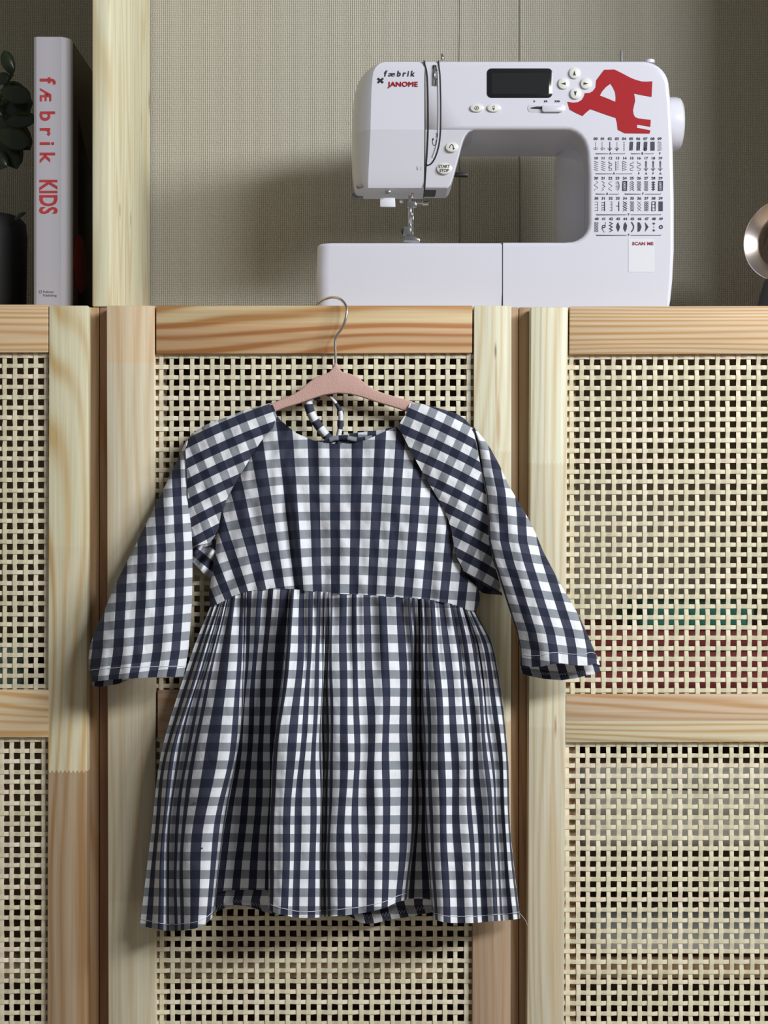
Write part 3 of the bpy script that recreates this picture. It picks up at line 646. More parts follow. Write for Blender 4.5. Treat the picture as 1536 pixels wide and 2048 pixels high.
for r_ in range(5):
    for c_ in range(10):
        cx = lerp(*RX[r_], c_/9); ch.text('%d%d' % (r_, c_), cx, ROW[r_][0], 5.2, YC, align='CENTER', bold=.03, sx=1.12); icon(r_*10+c_, cx, ROW[r_][1], ROW[r_][2])
def bracket(x0, x1, y, lt):
    ch.line([(x0, y-2), (x0, y), ((x0+x1)/2-4, y)], .8, YC); ch.line([((x0+x1)/2+4, y), (x1, y), (x1, y-2)], .8, YC); ch.text(lt, (x0+x1)/2, y+1.4, 4.6, YC, align='CENTER', bold=.03)
bracket(1192, 1250, 307.5, 'A'); bracket(1263, 1307, 307.5, 'B'); ch.text('F', 1320, 309, 4.6, YC, align='CENTER', bold=.03)
bracket(1192, 1264, 347.5, 'A')
for x, t in ((1278, 'F'), (1292.5, 'A'), (1306.5, 'F'), (1321, 'A')): ch.text(t, x, 349, 4.6, YC, align='CENTER', bold=.03)
bracket(1192, 1237, 388, 'A'); bracket(1250, 1322, 388, 'F'); bracket(1193, 1322, 429.5, 'F'); bracket(1193, 1322, 470.5, 'F')
ch.build('stitch_chart', M['chart'], sm)
px_prism('sticker', [(1257, 478), (1308, 478), (1308, 544), (1257, 544)], YM-.0003, YM+.001, M['sticker'], sm)
ps = Print(); ps.text('SCAN ME', 1285.7, 490, 6.2, YM-.0006, align='CENTER', bold=.04, sx=1.16, space=1.05); ps.build('sticker_writing', M['dred'], sm)
# presser foot lever behind the head, needle bar, clamp, foot
px_prism('presser_foot_lever', [(898, 344), (936, 345), (936, 353), (898, 352)], YM+.075, YM+.081, M['black'], sm, bev=.0008)
YN = YM+.035
def PN(a, b): return P(a, b, YN)
tube('needle_bar', [PN(823.5, 372), PN(823.5, 398)], .0022, M['chrome'], sm, 12)
tube('presser_bar', [PN(820.5, 392), PN(820.5, 455)], .0021, M['chrome'], sm, 12)
tube('needle', [PN(826.5, 405), PN(826, 440), PN(825.5, 474)], .0006, M['chrome'], sm, 8, rr=[.0008, .0006, .0002])
px_prism('needle_clamp', [(815, 403), (832, 402), (834, 414), (814, 415)], YN-.004, YN+.003, M['chrome'], sm, bev=.0008)
lathe('clamp_screw', [(.0009, 0), (.0009, .006), (.0022, .007), (.0022, .013), (.0012, .0137)], PN(832, 407), (1, 0, .02), M['chrome'], sm, 14)
px_prism('foot_holder', [(808, 453), (823, 454), (823, 470), (812, 472), (806, 466)], YN-.004, YN+.002, M['chrome'], sm, bev=.0007)
lathe('foot_screw', [(.0026, 0), (.0030, .001), (.0030, .0035), (.0015, .0045)], PN(811, 463), (-1, -.1, 0), M['black'], sm, 14)
px_prism('presser_foot', [(807, 476), (815, 472), (822, 471), (831, 473), (840, 478), (840, 482), (807, 482)], YN-.010, YN+.008, M['chrome'], sm, bev=.0006)
px_prism('thread_cutter', [(760, 395), (790, 395), (791, 414), (760, 413.5)], YM+.030, YM+.033, M['sticker'], sm, bev=.0008)
lathe('lamp_screw', [(.0028, 0), (.0028, .0015), (.0012, .002)], P(775, 384, YM+.022), (0, -1, 0), M['chrome'], sm, 14)
lathe('thread_guide', [(.0018, 0), (.0022, .002), (.0009, .004)], P(803, 404, YN), (0, -1, .2), M['chrome'], sm, 12)

# ---------------------------------------------------------------- book
YB = .052
bk = empty('book', (P(100, 0, YB).x, YB+.1, ZT), 'thick white-spined hardback with red lettering beside the pine upright', 'book')
bt = P(0, 73, YB).z; xs0, xs1, xs2 = P(65, 0, YB).x, P(123, 0, YB).x, P(139, 0, YB).x; BD = .2
prof = [(xs0, YB+.008), (xs0+.0012, YB+.002), (xs0+.0035, YB+.0005), (xs0+.0045, YB), (xs1, YB), (xs1+.001, YB+.0012), (xs1+.003, YB+.0022), (xs1+.0048, YB+.0035), (xs1+.0075, YB+.008), (xs2, YB+.014), (xs2, YB+.020), (xs0, YB+.020)]
vs = []; n_ = len(prof)
for z in (ZT+.001, bt-.001, bt): vs += [(a, b+(.001 if z == bt else 0), z) for a, b in prof]
fs = [(k*n_+i, k*n_+(i+1) % n_, (k+1)*n_+(i+1) % n_, (k+1)*n_+i) for k in (0, 1) for i in range(n_)]+[tuple(range(n_))[::-1], tuple(2*n_+i for i in range(n_))]
auto_smooth(obj('spine', vs, fs, M['spine'], bk, True), 32)
box('cover_board', xs2-.003, xs2, YB+.0205, YB+BD, ZT+.001, bt, M['cover'], bk, .0006); box('cover_board', xs0, xs0+.003, YB+.0205, YB+BD, ZT+.001, bt, M['spine'], bk, .0006)
box('page_block', xs0+.0035, xs2-.0035, YB+.021, YB+BD-.005, ZT+.004, bt-.004, M['paper'], bk)
# printed cover: maroon area, red oval badge with small tan writing strokes
def cov(y, z): return (xs2+.0003, y, z)
obj('cover_print', [cov(YB+.021, ZT+.002), cov(YB+.021, bt-.001), cov(YB+BD-.002, bt-.001), cov(YB+.12, bt-.12), cov(YB+.045, bt-.07), cov(YB+.045, ZT+.002)], [(0, 1, 2, 3, 4, 5)], M['cover2'], bk)
oz = P(0, 530, YB+.06).z; oy = YB+.056
obj('oval_badge', [(xs2+.0006, oy+.037*math.cos(t*math.pi/16), oz+.031*math.sin(t*math.pi/16)) for t in range(32)], [tuple(range(32))], M['oval'], bk)
vs = []; fs = []
for (yy, hh) in ((-.014, .010), (-.009, .008), (-.004, .009), (.001, .005), (.006, .010)):
    for zo in (.012, -.012):
        b = len(vs); vs += [(xs2+.0009, oy+yy+a, oz+zo+c) for a, c in ((0, -hh/2), (.0022, -hh/2), (.0022, hh/2), (0, hh/2))]; fs.append((b, b+1, b+2, b+3))
obj('badge_writing', vs, fs, M['tanp'], bk)
sp = Print(); YS = YB-.0003
sp.text('f', 80.5, 155, 32, YS, rot=True, bold=.02); sp.text('Æ', 80.5, 177, 23, YS, rot=True, bold=.02, sx=.93); sp.text('brik', 80.5, 221, 31, YS, rot=True, bold=.02, sx=1.0, space=1.55)
sp.text('KIDS', 80, 358, 36, YS, rot=True, sx=.66, bold=.026, space=1.03); sp.build('spine_title', M['spinered'], bk)
sp = Print(); sp.text('Pullman', 86, 586, 5, YS, sx=1.0); sp.text('Publishing', 86, 593, 5, YS, sx=1.0); sp.line([(78.5, 581), (83, 581), (83, 586), (78.5, 586)], .8, YS, True); sp.build('publisher_writing', M['greyink'], bk)

# ---------------------------------------------------------------- plant
YP = .13
pc = P(-48, 0, YP).x
pt = empty('potted_plant', (pc, YP, ZT), 'dark leafy plant in a matte black pot left of the book', 'plant')
ph = P(0, 436, YP).z-ZT
lathe('pot', [(.040, .0005), (.050, .002), (.0535, .02), (.0545, ph-.02), (.053, ph-.006), (.048, ph), (.043, ph), (.042, ph-.01)], (pc, YP, ZT), (0, 0, 1), M['pot'], pt, 48)
lathe('soil', [(.0415, 0), (.0415, .004), (.02, .006)], (pc, YP, ZT+ph-.016), (0, 0, 1), M['soil'], pt, 24)
def leaf(base_px, tip_px, wpx, y, bend, seed, parent):
    a = P(*base_px, y); b = P(*tip_px, y-bend*.3); d = b-a; L_ = d.length; d.normalize(); s = d.cross(Vector((0, -1, .15))).normalized(); nrm = s.cross(d).normalized()
    if nrm.y > 0: nrm = -nrm
    vs = []; fs = []; W = wpx/1850/2; n, m_ = 10, 5
    for side in (1, -1):
        for i in range(n+1):
            t = i/n; wd = W*math.sin(math.pi*min(1, t**1.15*.98+.01))**.55 if 0 < t < 1 else W*.04
            for j in range(m_):
                u_ = j/(m_-1)*2-1
                vs.append(a+d*(L_*t)+s*(u_*wd)+nrm*((1-u_*u_)*side*.0009+bend*math.sin(math.pi*t)*.35-abs(u_)*wd*.18))
    K = (n+1)*m_
    for sd in (0, 1):
        for i in range(n):
            for j in range(m_-1):
                f = (sd*K+i*m_+j, sd*K+i*m_+j+1, sd*K+(i+1)*m_+j+1, sd*K+(i+1)*m_+j); fs.append(f if sd == 0 else f[::-1])
    for i in range(n):
        for j in (0, m_-1): f = (i*m_+j, (i+1)*m_+j, K+(i+1)*m_+j, K+i*m_+j); fs.append(f if j == 0 else f[::-1])
    return obj('leaf', vs, fs, M['leaf'], parent, True)
stems = [[(-40, 440), (-35, 330), (-12, 230), (14, 165), (25, 148)], [(-50, 440), (-45, 350), (-20, 280), (10, 240), (30, 215)], [(-56, 440), (-60, 320), (-66, 200), (-60, 110)], [(-60, 440), (-90, 330), (-120, 240)]]
for k, s_ in enumerate(stems): tube('stem', smooth_line([P(a, b, YP-.01+k*.01) for a, b in s_], 5), .0022, M['stem'], pt, 8)
LV = [((25, 150), (8, 101), 27, 0), ((0, 180), (62, 196), 40, -.01), ((12, 165), (48, 176), 14, .01), ((-10, 165), (20, 152), 26, .0), ((-5, 215), (66, 205), 60, .012), ((10, 245), (72, 236), 36, .0), ((5, 225), (60, 300), 44, .01),
      ((-6, 262), (58, 290), 46, -.012), ((-2, 230), (34, 338), 52, .0), ((-24, 250), (30, 330), 50, .015), ((-30, 300), (14, 334), 38, -.01), ((-12, 200), (-70, 170), 50, 0), ((-20, 290), (-85, 330), 46, .01), ((-60, 120), (-30, 60), 34, 0),
      ((-60, 130), (-100, 70), 34, .01), ((-64, 190), (-6, 160), 42, .02), ((-66, 240), (-130, 190), 44, -.01), ((-100, 280), (-150, 340), 40, 0), ((-40, 350), (-90, 390), 36, .01), ((28, 441), (52, 425), 9, -.03)]
for k, (a, b, wp, dy) in enumerate(LV): leaf(a, b, wp, YP-.012+dy, .008, k, pt)

# ---------------------------------------------------------------- round lamp at the right edge
YL = .10
lp = empty('table_lamp', (P(1571, 0, YL).x, YL, ZT), 'table lamp with a round polished metal head on a black foot at right', 'lamp')
sc = (CAMD+YL)/FPX
hc = P(1571, 479, YL)
axl = Vector((-.60, -1, .10)).normalized()
lathe('lamp_head', [(.55*86*sc, -.026), (.85*86*sc, -.018), (.97*86*sc, -.008), (86*sc, -.001), (85.6*sc, .0012), (84*sc, .0016), (62*sc, -.006), (60.5*sc, -.0075)], hc, axl, M['copper'], lp, 64)
lathe('lamp_inner_face', [(60.2*sc, -.0075), (57*sc, -.011), (30*sc, -.014), (2*sc, -.0145)], hc, axl, M['brown'], lp, 48)
fz = P(0, 556, YL).z-ZT
lathe('lamp_foot', [(54*sc, .0005), (54*sc, .004), (46*sc, fz*.6), (36*sc, fz), (14*sc, fz+.008), (10*sc, fz+.02)], (P(1571, 0, YL).x, YL+.01, ZT), (0, 0, 1), M['black'], lp, 48)

# ---------------------------------------------------------------- hanger
YH = -.014
hg = empty('clothes_hanger', (P(671, 0, YH).x, YH, P(0, 745, YH).z), 'pink velvet clothes hanger hooked over the centre cabinet door', 'hanger')
topc = [(398, 884), (440, 862), (500, 828), (545, 806), (585, 789), (600, 780), (618, 764), (632, 754), (648, 748), (658, 744), (664, 737), (668, 732), (675, 732), (679, 737), (685, 744), (700, 747), (716, 754), (732, 768), (748, 779), (770, 787), (815, 800), (860, 818), (905, 842), (940, 866)]
botc = [(942, 876), (900, 858), (850, 836), (812, 822), (780, 812), (750, 803), (724, 794), (700, 788), (676, 786), (650, 789), (625, 797), (600, 806), (570, 815), (545, 825), (505, 842), (450, 870), (402, 893)]
cs = [(P(a, b, YH-.003).x, P(a, b, YH-.003).z) for a, b in topc+botc]
bm = prism_bm(cs, YH-.003, YH+.003, .0014, 3); bmesh.ops.triangulate(bm, faces=[f for f in bm.faces if len(f.verts) > 4])
auto_smooth(from_bm('hanger_body', bm, M['pink'], hg), 40)
hk = [(671.5, 741, YH), (671, 715, YH), (670.5, 690, YH), (671, 677, YH), (675, 669, YH), (683, 658, YH), (690, 642, YH), (693.5, 622, YH+.001), (690, 608, YH+.004), (680, 598, YH+.010), (666, 594.5, YH+.018), (650, 598, YH+.026), (640, 604, YH+.0345), (635, 608, YH+.0355), (633, 613, YH+.0357), (632, 618, YH+.0357)]
tube('hook', smooth_line([P(*p) for p in hk], 5), .00135, M['hook'], hg, 10)
lathe('hook_collar', [(.0022, 0), (.0030, .002), (.0030, .004), (.0016, .0065)], P(671.5, 740, YH), (0, 0, 1), M['pink'], hg, 14)

# ---------------------------------------------------------------- the dress
PER = 36.2
dr = empty('gingham_dress', (P(690, 0, -.02).x, -.012, P(0, 805, -.012).z), 'navy and white gingham child dress with gathered skirt on the pink hanger', 'dress')
def nz(x, y, s, seed): return noise.noise((x*s, y*s, seed))
def coons(T, B, L_, R, s, t):
    c = along(T, s); d = along(B, s); a = along(L_, t); b = along(R, t)
    P00, P10, P01, P11 = T[0], T[-1], B[0], B[-1]
    return tuple((1-t)*c[k]+t*d[k]+(1-s)*a[k]+s*b[k]-((1-s)*(1-t)*P00[k]+s*(1-t)*P10[k]+(1-s)*t*P01[k]+s*t*P11[k]) for k in (0, 1))
def panel(name, T, B, L_, R, ns, nt, depth, uvf, parent=dr, mat=None, label=None):
    vs = []; uv = []; fs = []
    for j in range(nt+1):
        for i in range(ns+1):
            s, t = i/ns, j/nt; a, b = coons(T, B, L_, R, s, t)
            vs.append(P(a, b, depth(s, t, a, b))); uv.append(uvf(a, b, s, t))
    for j in range(nt):
        for i in range(ns): k = j*(ns+1)+i; fs.append((k, k+ns+1, k+ns+2, k+1))
    o = obj(name, vs, fs, mat or M['cloth'], parent, True, uv)
    if label: o['label'] = label
    return o
edge = lambda s, k=.10: min(1, min(s, 1-s)/k)**.5 if 0 < s < 1 else 0
# bodice front
neck = [(548, 829), (558, 838), (570, 848), (592, 866), (624, 880), (650, 886), (680, 888), (705, 887), (735, 879), (767, 864), (793, 853)]
seamL = [(548, 829), (543, 854), (530, 870), (515, 889), (500, 913), (487, 935), (466, 970), (452, 996), (441, 1022), (435, 1061), (431, 1096), (424, 1149), (418, 1184), (420, 1216)]
seamR = [(793, 853), (800, 862), (830, 917), (858, 966), (886, 1012), (898, 1040), (904, 1061), (911, 1110), (928, 1150), (958, 1178), (960, 1200), (952, 1226)]
waist = [(420, 1216), (440, 1206), (462, 1195), (478, 1188), (497, 1182), (540, 1178), (575, 1178), (617, 1182), (660, 1186), (700, 1189), (770, 1193), (841, 1198), (870, 1202), (897, 1207), (925, 1216), (943, 1224), (952, 1226)]
KX = [(300, .42), (440, .42), (497, .33), (545, .20), (585, .12), (620, .04), (680, .0), (750, -.06), (850, -.085), (930, -.11), (1100, -.12)]
def KI(x):
    tot = 0; x0 = 680; n = 24
    for i in range(n): tot += pl(KX, x0+(x-x0)*(i+.5)/n)*(x-x0)/n
    return tot
def bod_uv(a, b, s=0, t=0):
    xw = a
    for _ in range(12): xw = .5*xw+.5*(a+pl(KX, xw)*(1190-b))
    return ((xw-671)/PER+.25+.02*nz(a, b, .01, 3), (b+KI(xw)*.9+2.5*nz(a, b, .008, 8)-896)/PER+.5)
def bod_d(s, t, a, b):
    y = -.016-.014*edge(s, .22)*min(1, .35+t*1.6)
    cx = 562+(b-930)*.125; g = math.exp(-((a-cx)/9)**2)*ss((b-900)/130); y += .0085*g - .004*math.exp(-((a-cx-16)/12)**2)*ss((b-900)/130)
    cx = 640+(b-1000)*.03; y += .0042*math.exp(-((a-cx)/12)**2)*ss((b-930)/150)
    cx = 860-(b-1000)*.02; y += .003*math.exp(-((a-cx)/14)**2)*ss((b-1000)/120)
    y += .0036*nz(a*1.0, b*.28, .03, 2)+.0018*nz(a, b*.5, .06, 4)
    return y
bod = panel('bodice_front', neck, waist, seamL, seamR, 110, 90, bod_d, bod_uv)
# upper sleeves (raglan), grain running along the sleeve
def rot_uv(ax, ay, ang, curve=0.0, cx=0):
    ca, sa = math.cos(math.radians(ang)), math.sin(math.radians(ang))
    def f(a, b, s=0, t=0):
        x, y = a-ax, b-ay; al = x*ca+y*sa; ac = -x*sa+y*ca
        return ((ac+curve*(al-cx)**2)/PER, al/PER)
    return f
A_T = [(374, 880), (384, 868), (410, 850), (445, 837), (480, 824), (520, 812), (543, 805)]
A_R = [(543, 805), (549, 818), (554, 832), (546, 856), (530, 872), (517, 890), (502, 914), (489, 936), (468, 971), (454, 997), (443, 1022), (437, 1058), (428, 1075), (420, 1086)]
A_B = [(380, 1100), (392, 1092), (405, 1088), (420, 1086)]
A_L = [(374, 880), (371, 900), (374, 960), (377, 1020), (380, 1100)]
def a_d(s, t, a, b):
    y = -.0115-.012*min(1, t/.10)**.5-.004*math.sin(math.pi*s)
    y += .0018*nz(a, b*.5, .03, 12)+.0011*nz(a, b, .06, 13)
    return y-.001*s
panel('upper_sleeve', A_T, A_B, A_L, A_R, 60, 70, a_d, lambda a, b, s=0, t=0: (lambda q_: (q_[0]+.36, q_[1]))(rot_uv(543, 818, -21.5, -.00038, -60)(a, b)))
C_T = [(821, 802), (869, 814), (911, 826), (930, 838), (946, 857)]
C_L = [(821, 802), (812, 828), (796, 851), (801, 862), (829, 916), (857, 966), (885, 1012), (897, 1040), (903, 1061), (911, 1110), (930, 1145)]
C_B = [(930, 1145), (965, 1168), (1005, 1192)]
C_R = [(946, 857), (953, 890), (962, 935), (972, 985), (976, 1030), (978, 1082), (986, 1120), (998, 1160), (1005, 1192)]
def c_uv(a, b, s=0, t=0):
    x, y = a-821, b-810
    dep = .44*x + .00055*max(0, x-30)**2
    return ((y-dep)/PER*.92-.16, (x*.9+y*.40)/PER)
def c_d(s, t, a, b):
    y = -.0115-.012*min(1, t/.09)**.5-.004*math.sin(math.pi*s)
    return y+.0016*nz(a, b*.6, .03, 22)+.001*nz(a, b, .06, 23)-.001*(1-s)
panel('upper_sleeve', C_T, C_B, C_L, C_R, 60, 80, c_d, c_uv)
# lower sleeves
B_L = [(373, 878), (362, 905), (350, 930), (330, 972), (310, 1012), (290, 1052), (270, 1092), (247, 1136), (225, 1182), (207, 1224), (190, 1262), (180, 1292), (177, 1318), (178, 1340), (182, 1364)]
B_R = [(376, 879), (378, 920), (379, 960), (381, 1010), (383, 1060), (385, 1100), (385, 1150), (384, 1200), (381, 1250), (377, 1300), (372, 1330), (367, 1353)]
B_T = [(373, 878), (376, 879)]
B_B = [(182, 1364), (215, 1360), (250, 1357), (300, 1355), (367, 1353)]
def b_uv(a, b, s=0, t=0):
    xi = pl([(878, 376), (960, 379), (1100, 385), (1200, 384), (1300, 377), (1360, 367)], b) if False else pl([(y, x) for x, y in B_R], b)
    w_ = xi-a
    return (-(w_*(1-.00045*max(0, w_-40)) - .0)/PER-.03+.03*math.sin(b*.022)*min(1, w_/120), (b-.10*w_-4-860)/PER+.02*nz(a, b, .01, 30))
def b_d(s, t, a, b):
    y = -.012-.030*ss(t)-(.006+.018*t)*math.sin(math.pi*min(1, max(0, s)))**.55-.006*s*t
    y += (.0030*nz(a*1.2, b*.25, .03, 32)+.0012*nz(a, b*.5, .06, 33))*edge(s, .15)
    # soft lengthwise folds near the cuff
    y += .0030*math.sin((a-.12*(b-1350)-200)/13.0)*ss((t-.45)/.5)*edge(s, .2)*.6
    return y
bs = panel('lower_sleeve', B_T, B_B, B_L, B_R, 70, 110, b_d, b_uv)
D_L = [(946, 856), (954, 890), (962, 935), (973, 985), (977, 1030), (979, 1082), (988, 1122), (1000, 1162), (1016, 1212), (1034, 1265), (1041, 1300), (1043, 1330)]
D_R = [(949, 855), (965, 874), (981, 897), (1000, 932), (1016, 968), (1035, 1000), (1055, 1034), (1072, 1068), (1087, 1104), (1105, 1138), (1122, 1170), (1140, 1200), (1157, 1230), (1172, 1262), (1186, 1295), (1195, 1313), (1200, 1330)]
D_T = [(946, 856), (949, 855)]
D_B = [(1043, 1330), (1062, 1334), (1085, 1333), (1105, 1328), (1122, 1327), (1150, 1331), (1175, 1331), (1189, 1327), (1200, 1330)]
def d_uv(a, b, s=0, t=0):
    xi = pl([(y, x) for x, y in D_L], b); w_ = a-xi
    return (w_*(1-.0003*max(0, w_-50))/PER-.58+.03*math.sin(b*.02), (b-.14*w_-880)/PER*1.0+.02*nz(a, b, .01, 40))
def d_d(s, t, a, b):
    y = -.014-.038*ss(t*1.4)-(.006+.016*t)*math.sin(math.pi*min(1, max(0, s)))**.55-.004*(1-s)*t
    y += (.0026*nz(a*1.2-b*.4, b*.25, .03, 42)+.0012*nz(a, b*.5, .06, 43))*edge(s, .15)
    y += .0028*math.sin((a-.34*(b-1330)-1040)/14.0)*ss((t-.4)/.5)*edge(s, .2)*.6
    return y
ds = panel('lower_sleeve', D_T, D_B, D_L, D_R, 70, 110, d_d, d_uv)
# sleeve backs (seen inside the cuffs)
def inset(pts, dx): return [(a+dx, b) for a, b in pts]
panel('sleeve_back', [(376, 884), (378, 885)], [(184, 1371), (197, 1374), (212, 1372), (236, 1368), (262, 1358), (300, 1350), (362, 1350)], inset(B_L[:-1], 1.5)+[(184, 1371)], inset(B_R[:-1], -2)+[(362, 1350)], 50, 70,
      lambda s, t, a, b: -.0085-.028*ss(t)-.001*math.sin(s*9)*t, lambda a, b, s, t: ((a*1.0+.1*b)/PER, (b-.08*a)/PER))
panel('sleeve_back', [(948, 860), (950, 860)], [(1040, 1345), (1052, 1350), (1068, 1354), (1090, 1358), (1122, 1360.5), (1150, 1357), (1170, 1352), (1188, 1348), (1201, 1343)], inset(D_L[:-1], 1)+[(1040, 1345)], inset(D_R[:-1], -1.5)+[(1201, 1343)], 60, 70,
      lambda s, t, a, b: -.0085-.034*ss(t)-.001*math.sin(s*11)*t, lambda a, b, s, t: ((a-1043-.3*(b-1340))/PER, (b-.1*a)/PER))
# underarm bunches
panel('underarm_gusset', [(378, 1096), (400, 1086), (432, 1078)], [(384, 1122), (410, 1150), (424, 1158)], [(378, 1096), (380, 1108), (384, 1122)], [(432, 1078), (430, 1110), (424, 1158)], 26, 26,
      lambda s, t, a, b: -.012-.005*math.sin(a*.21+b*.12)-.003*math.sin(b*.2), rot_uv(400, 1100, 40))
panel('underarm_gusset', [(915, 1115), (960, 1140), (985, 1130)], [(958, 1184), (975, 1188), (1004, 1190)], [(915, 1115), (930, 1152), (958, 1184)], [(985, 1130), (996, 1160), (1004, 1190)], 20, 20,
      lambda s, t, a, b: -.0105-.002*math.sin(a*.2), rot_uv(940, 1150, 30))
# back of the bodice
nb = [(550, 835), (575, 862), (600, 880), (630, 889), (655, 884), (672, 876), (700, 871), (735, 867), (765, 863), (792, 856)]
panel('bodice_back', nb, [(424, 1214), (700, 1190), (950, 1222)], inset(seamL, 3), inset(seamR, -3), 60, 50, lambda s, t, a, b: -.0075-.002*math.sin(a*.05)*.3, lambda a, b, s, t: ((a-671)/PER+.25, b/PER))
panel('shoulder_back', [(376, 884), (410, 853), (480, 827), (520, 814), (542, 807)], [(384, 1100), (424, 1090)], [(376, 884), (377, 1000), (384, 1100)], [(542, 807), (540, 860), (460, 1000), (424, 1090)], 30, 30, lambda s, t, a, b: -.0085, rot_uv(543, 818, -21))
panel('shoulder_back', [(823, 805), (869, 817), (911, 829), (944, 858)], [(930, 1142), (1000, 1188)], [(823, 805), (800, 862), (870, 1000), (930, 1142)], [(944, 858), (974, 1030), (1000, 1188)], 30, 30, lambda s, t, a, b: -.0085, rot_uv(821, 805, 24))
# skirt front: ridge/valley control columns: x at waist,1300,1500,1660,hem; depth(cm) ; hem y
SK = [(420, 386, 324, 303, 280, 3.2, 1851), (427, 396, 335, 313, 297, 3.7, 1855), (438, 407, 350, 327, 322, 4.8, 1860), (447, 419, 366, 343, 343, 2.6, 1862), (458, 436, 395, 372, 370, 5.6, 1860), (472, 461, 438, 410, 397, 6.2, 1855), (486, 482, 466, 437, 418, 5.6, 1842), (492, 489, 477, 448, 428, 3.4, 1826), (493, 490, 476, 447, 430, 1.1, 1790), (518, 508, 498, 480, 468, 0.9, 1780), (556, 546, 536, 530, 525, 0.9, 1780), (578, 570, 549, 541, 537, 1.3, 1786), (581, 572, 547, 540, 537.5, 7, 1817), (595, 588, 566, 560, 554, 8.3, 1827), (606, 604, 588, 578, 572, 8.4, 1831), (622, 618, 606, 594, 590, 7.2, 1835), (634, 630, 624, 618, 614, 7.2, 1836), (646, 644, 640, 638, 638, 6.4, 1835), (655, 653, 650, 646, 645, 3.3, 1834), (664, 664, 664, 660, 660, 6.2, 1833), (690, 690, 690, 686, 686, 6.8, 1831), (716, 717, 722, 722, 720, 5.6, 1827), (742, 745, 752, 752, 750, 6, 1821), (768, 772, 776, 776, 772, 5.2, 1815), (786, 790, 795, 794, 786, 4.8, 1808), (802, 808, 814, 812, 800, 4.4, 1803), (818, 823, 828, 824, 811, 3, 1800), (828, 832, 834, 832, 824, 1.2, 1797), (840, 843, 846, 852, 864, 1.2, 1802), (842, 845, 847, 854, 866, 4, 1834), (852, 856, 862, 868, 876, 6.2, 1841), (864, 870, 881, 887, 893, 6.8, 1845), (878, 888, 903, 908, 916, 6, 1846), (898, 912, 930, 936, 945, 6.3, 1846), (914, 930, 950, 958, 968, 4.6, 1844), (926, 947, 970, 980, 990, 5.6, 1842), (936, 962, 988, 998, 1010, 3, 1841), (944, 978, 1004, 1011, 1028, 4, 1839), (952, 988, 1015, 1021, 1040, 2.4, 1837)]
NSUB = 7; NT = 130
def cr(vals, f):
    i = int(min(f, len(vals)-1.0001)); t = f-i; p1, p2 = vals[i], vals[i+1]; p0 = vals[max(0, i-1)]; p3 = vals[min(len(vals)-1, i+2)]
    m1, m2 = (p2-p0)*.5, (p3-p1)*.5
    if (p2-p1)*(p1-p0) <= 0: m1 *= .3
    if (p3-p2)*(p2-p1) <= 0: m2 *= .3
    return (2*t**3-3*t*t+1)*p1+(t**3-2*t*t+t)*m1+(-2*t**3+3*t*t)*p2+(t**3-t*t)*m2
cols = []
ncol = (len(SK)-1)*NSUB+1
for c_ in range(ncol):
    f = c_/NSUB; cols.append([cr([r_[k] for r_ in SK], f) for k in range(7)])
ua = [0.0]
for c_ in range(1, ncol):
    a, b = cols[c_-1], cols[c_]; ua.append(ua[-1]+math.sqrt((b[4]-a[4])**2+((b[5]-a[5])*19)**2))
mid_u = ua[20*NSUB]
def wz(x): return pl(waist, x)
def skirt_pt(c_, t):
    c = cols[c_]; yw = wz(c[0]) - 1; py = lerp(yw, c[6], t)
    xs = [(0, c[0]), ((1300-yw)/(c[6]-yw), c[1]), ((1500-yw)/(c[6]-yw), c[2]), ((1660-yw)/(c[6]-yw), c[3]), (1, c[4])]
    # smooth interpolation of x over t
    ts = [q_[0] for q_ in xs]
    k = next((i for i in range(4) if t <= ts[i+1]), 3); h = ts[k+1]-ts[k]; tt = (t-ts[k])/h
    sl = lambda i: (xs[min(i+1, 4)][1]-xs[max(i-1, 0)][1])/(ts[min(i+1, 4)]-ts[max(i-1, 0)])
    px = (2*tt**3-3*tt*tt+1)*xs[k][1]+(tt**3-2*tt*tt+tt)*h*sl(k)+(-2*tt**3+3*tt*tt)*xs[k+1][1]+(tt**3-tt*tt)*h*sl(k+1)
    s = (c[0]-420)/532
    dw = .016+.014*edge(max(.001, min(.999, s)), .22)
    d = lerp(dw, c[5]*.01, ss(t*4.5)) if c[5] < 3.2 else lerp(dw, c[5]*.01, ss(t*2.1))
    g = ua[c_]
    near = math.exp(-t*6)
    gather = (.0030*math.sin(g/5.2+2*nz(g, 0, .03, 50))+.0030*math.sin(g/8.3+1))*near*min(1, t*30+.25)
    med = (.0042*math.sin(g/11.5+3*nz(g, t*300, .004, 51)))*math.exp(-t*2.0)*min(1, t*8)
    crn = .0020*nz(g, t*660*.35, .03, 52)+.0010*nz(g, t*660, .05, 53)
    ed = min(1, c_/10, (ncol-1-c_)/10)
    px += (1.8*math.sin(t*9+g*.02)+1.2*math.sin(t*19+g*.05))*ed*math.sin(math.pi*t)
    return px, py, -(d)+(gather+med+crn)*ed
vs = []; uv = []; fs = []
for j in range(NT+1):
    t = j/NT
    for c_ in range(ncol):
        px, py, y = skirt_pt(c_, t); vs.append(P(px, py, y))
        uv.append(((ua[c_]-mid_u)/33.0+.35, (py+4*nz(px, py, .006, 60)+.06*(px-600)*(1 if px < 440 else 0)*0-1196)/PER))
for j in range(NT):
    for c_ in range(ncol-1): k = j*ncol+c_; fs.append((k, k+ncol, k+ncol+1, k+1))
sk = obj('skirt_front', vs, fs, M['cloth'], dr, True, uv)
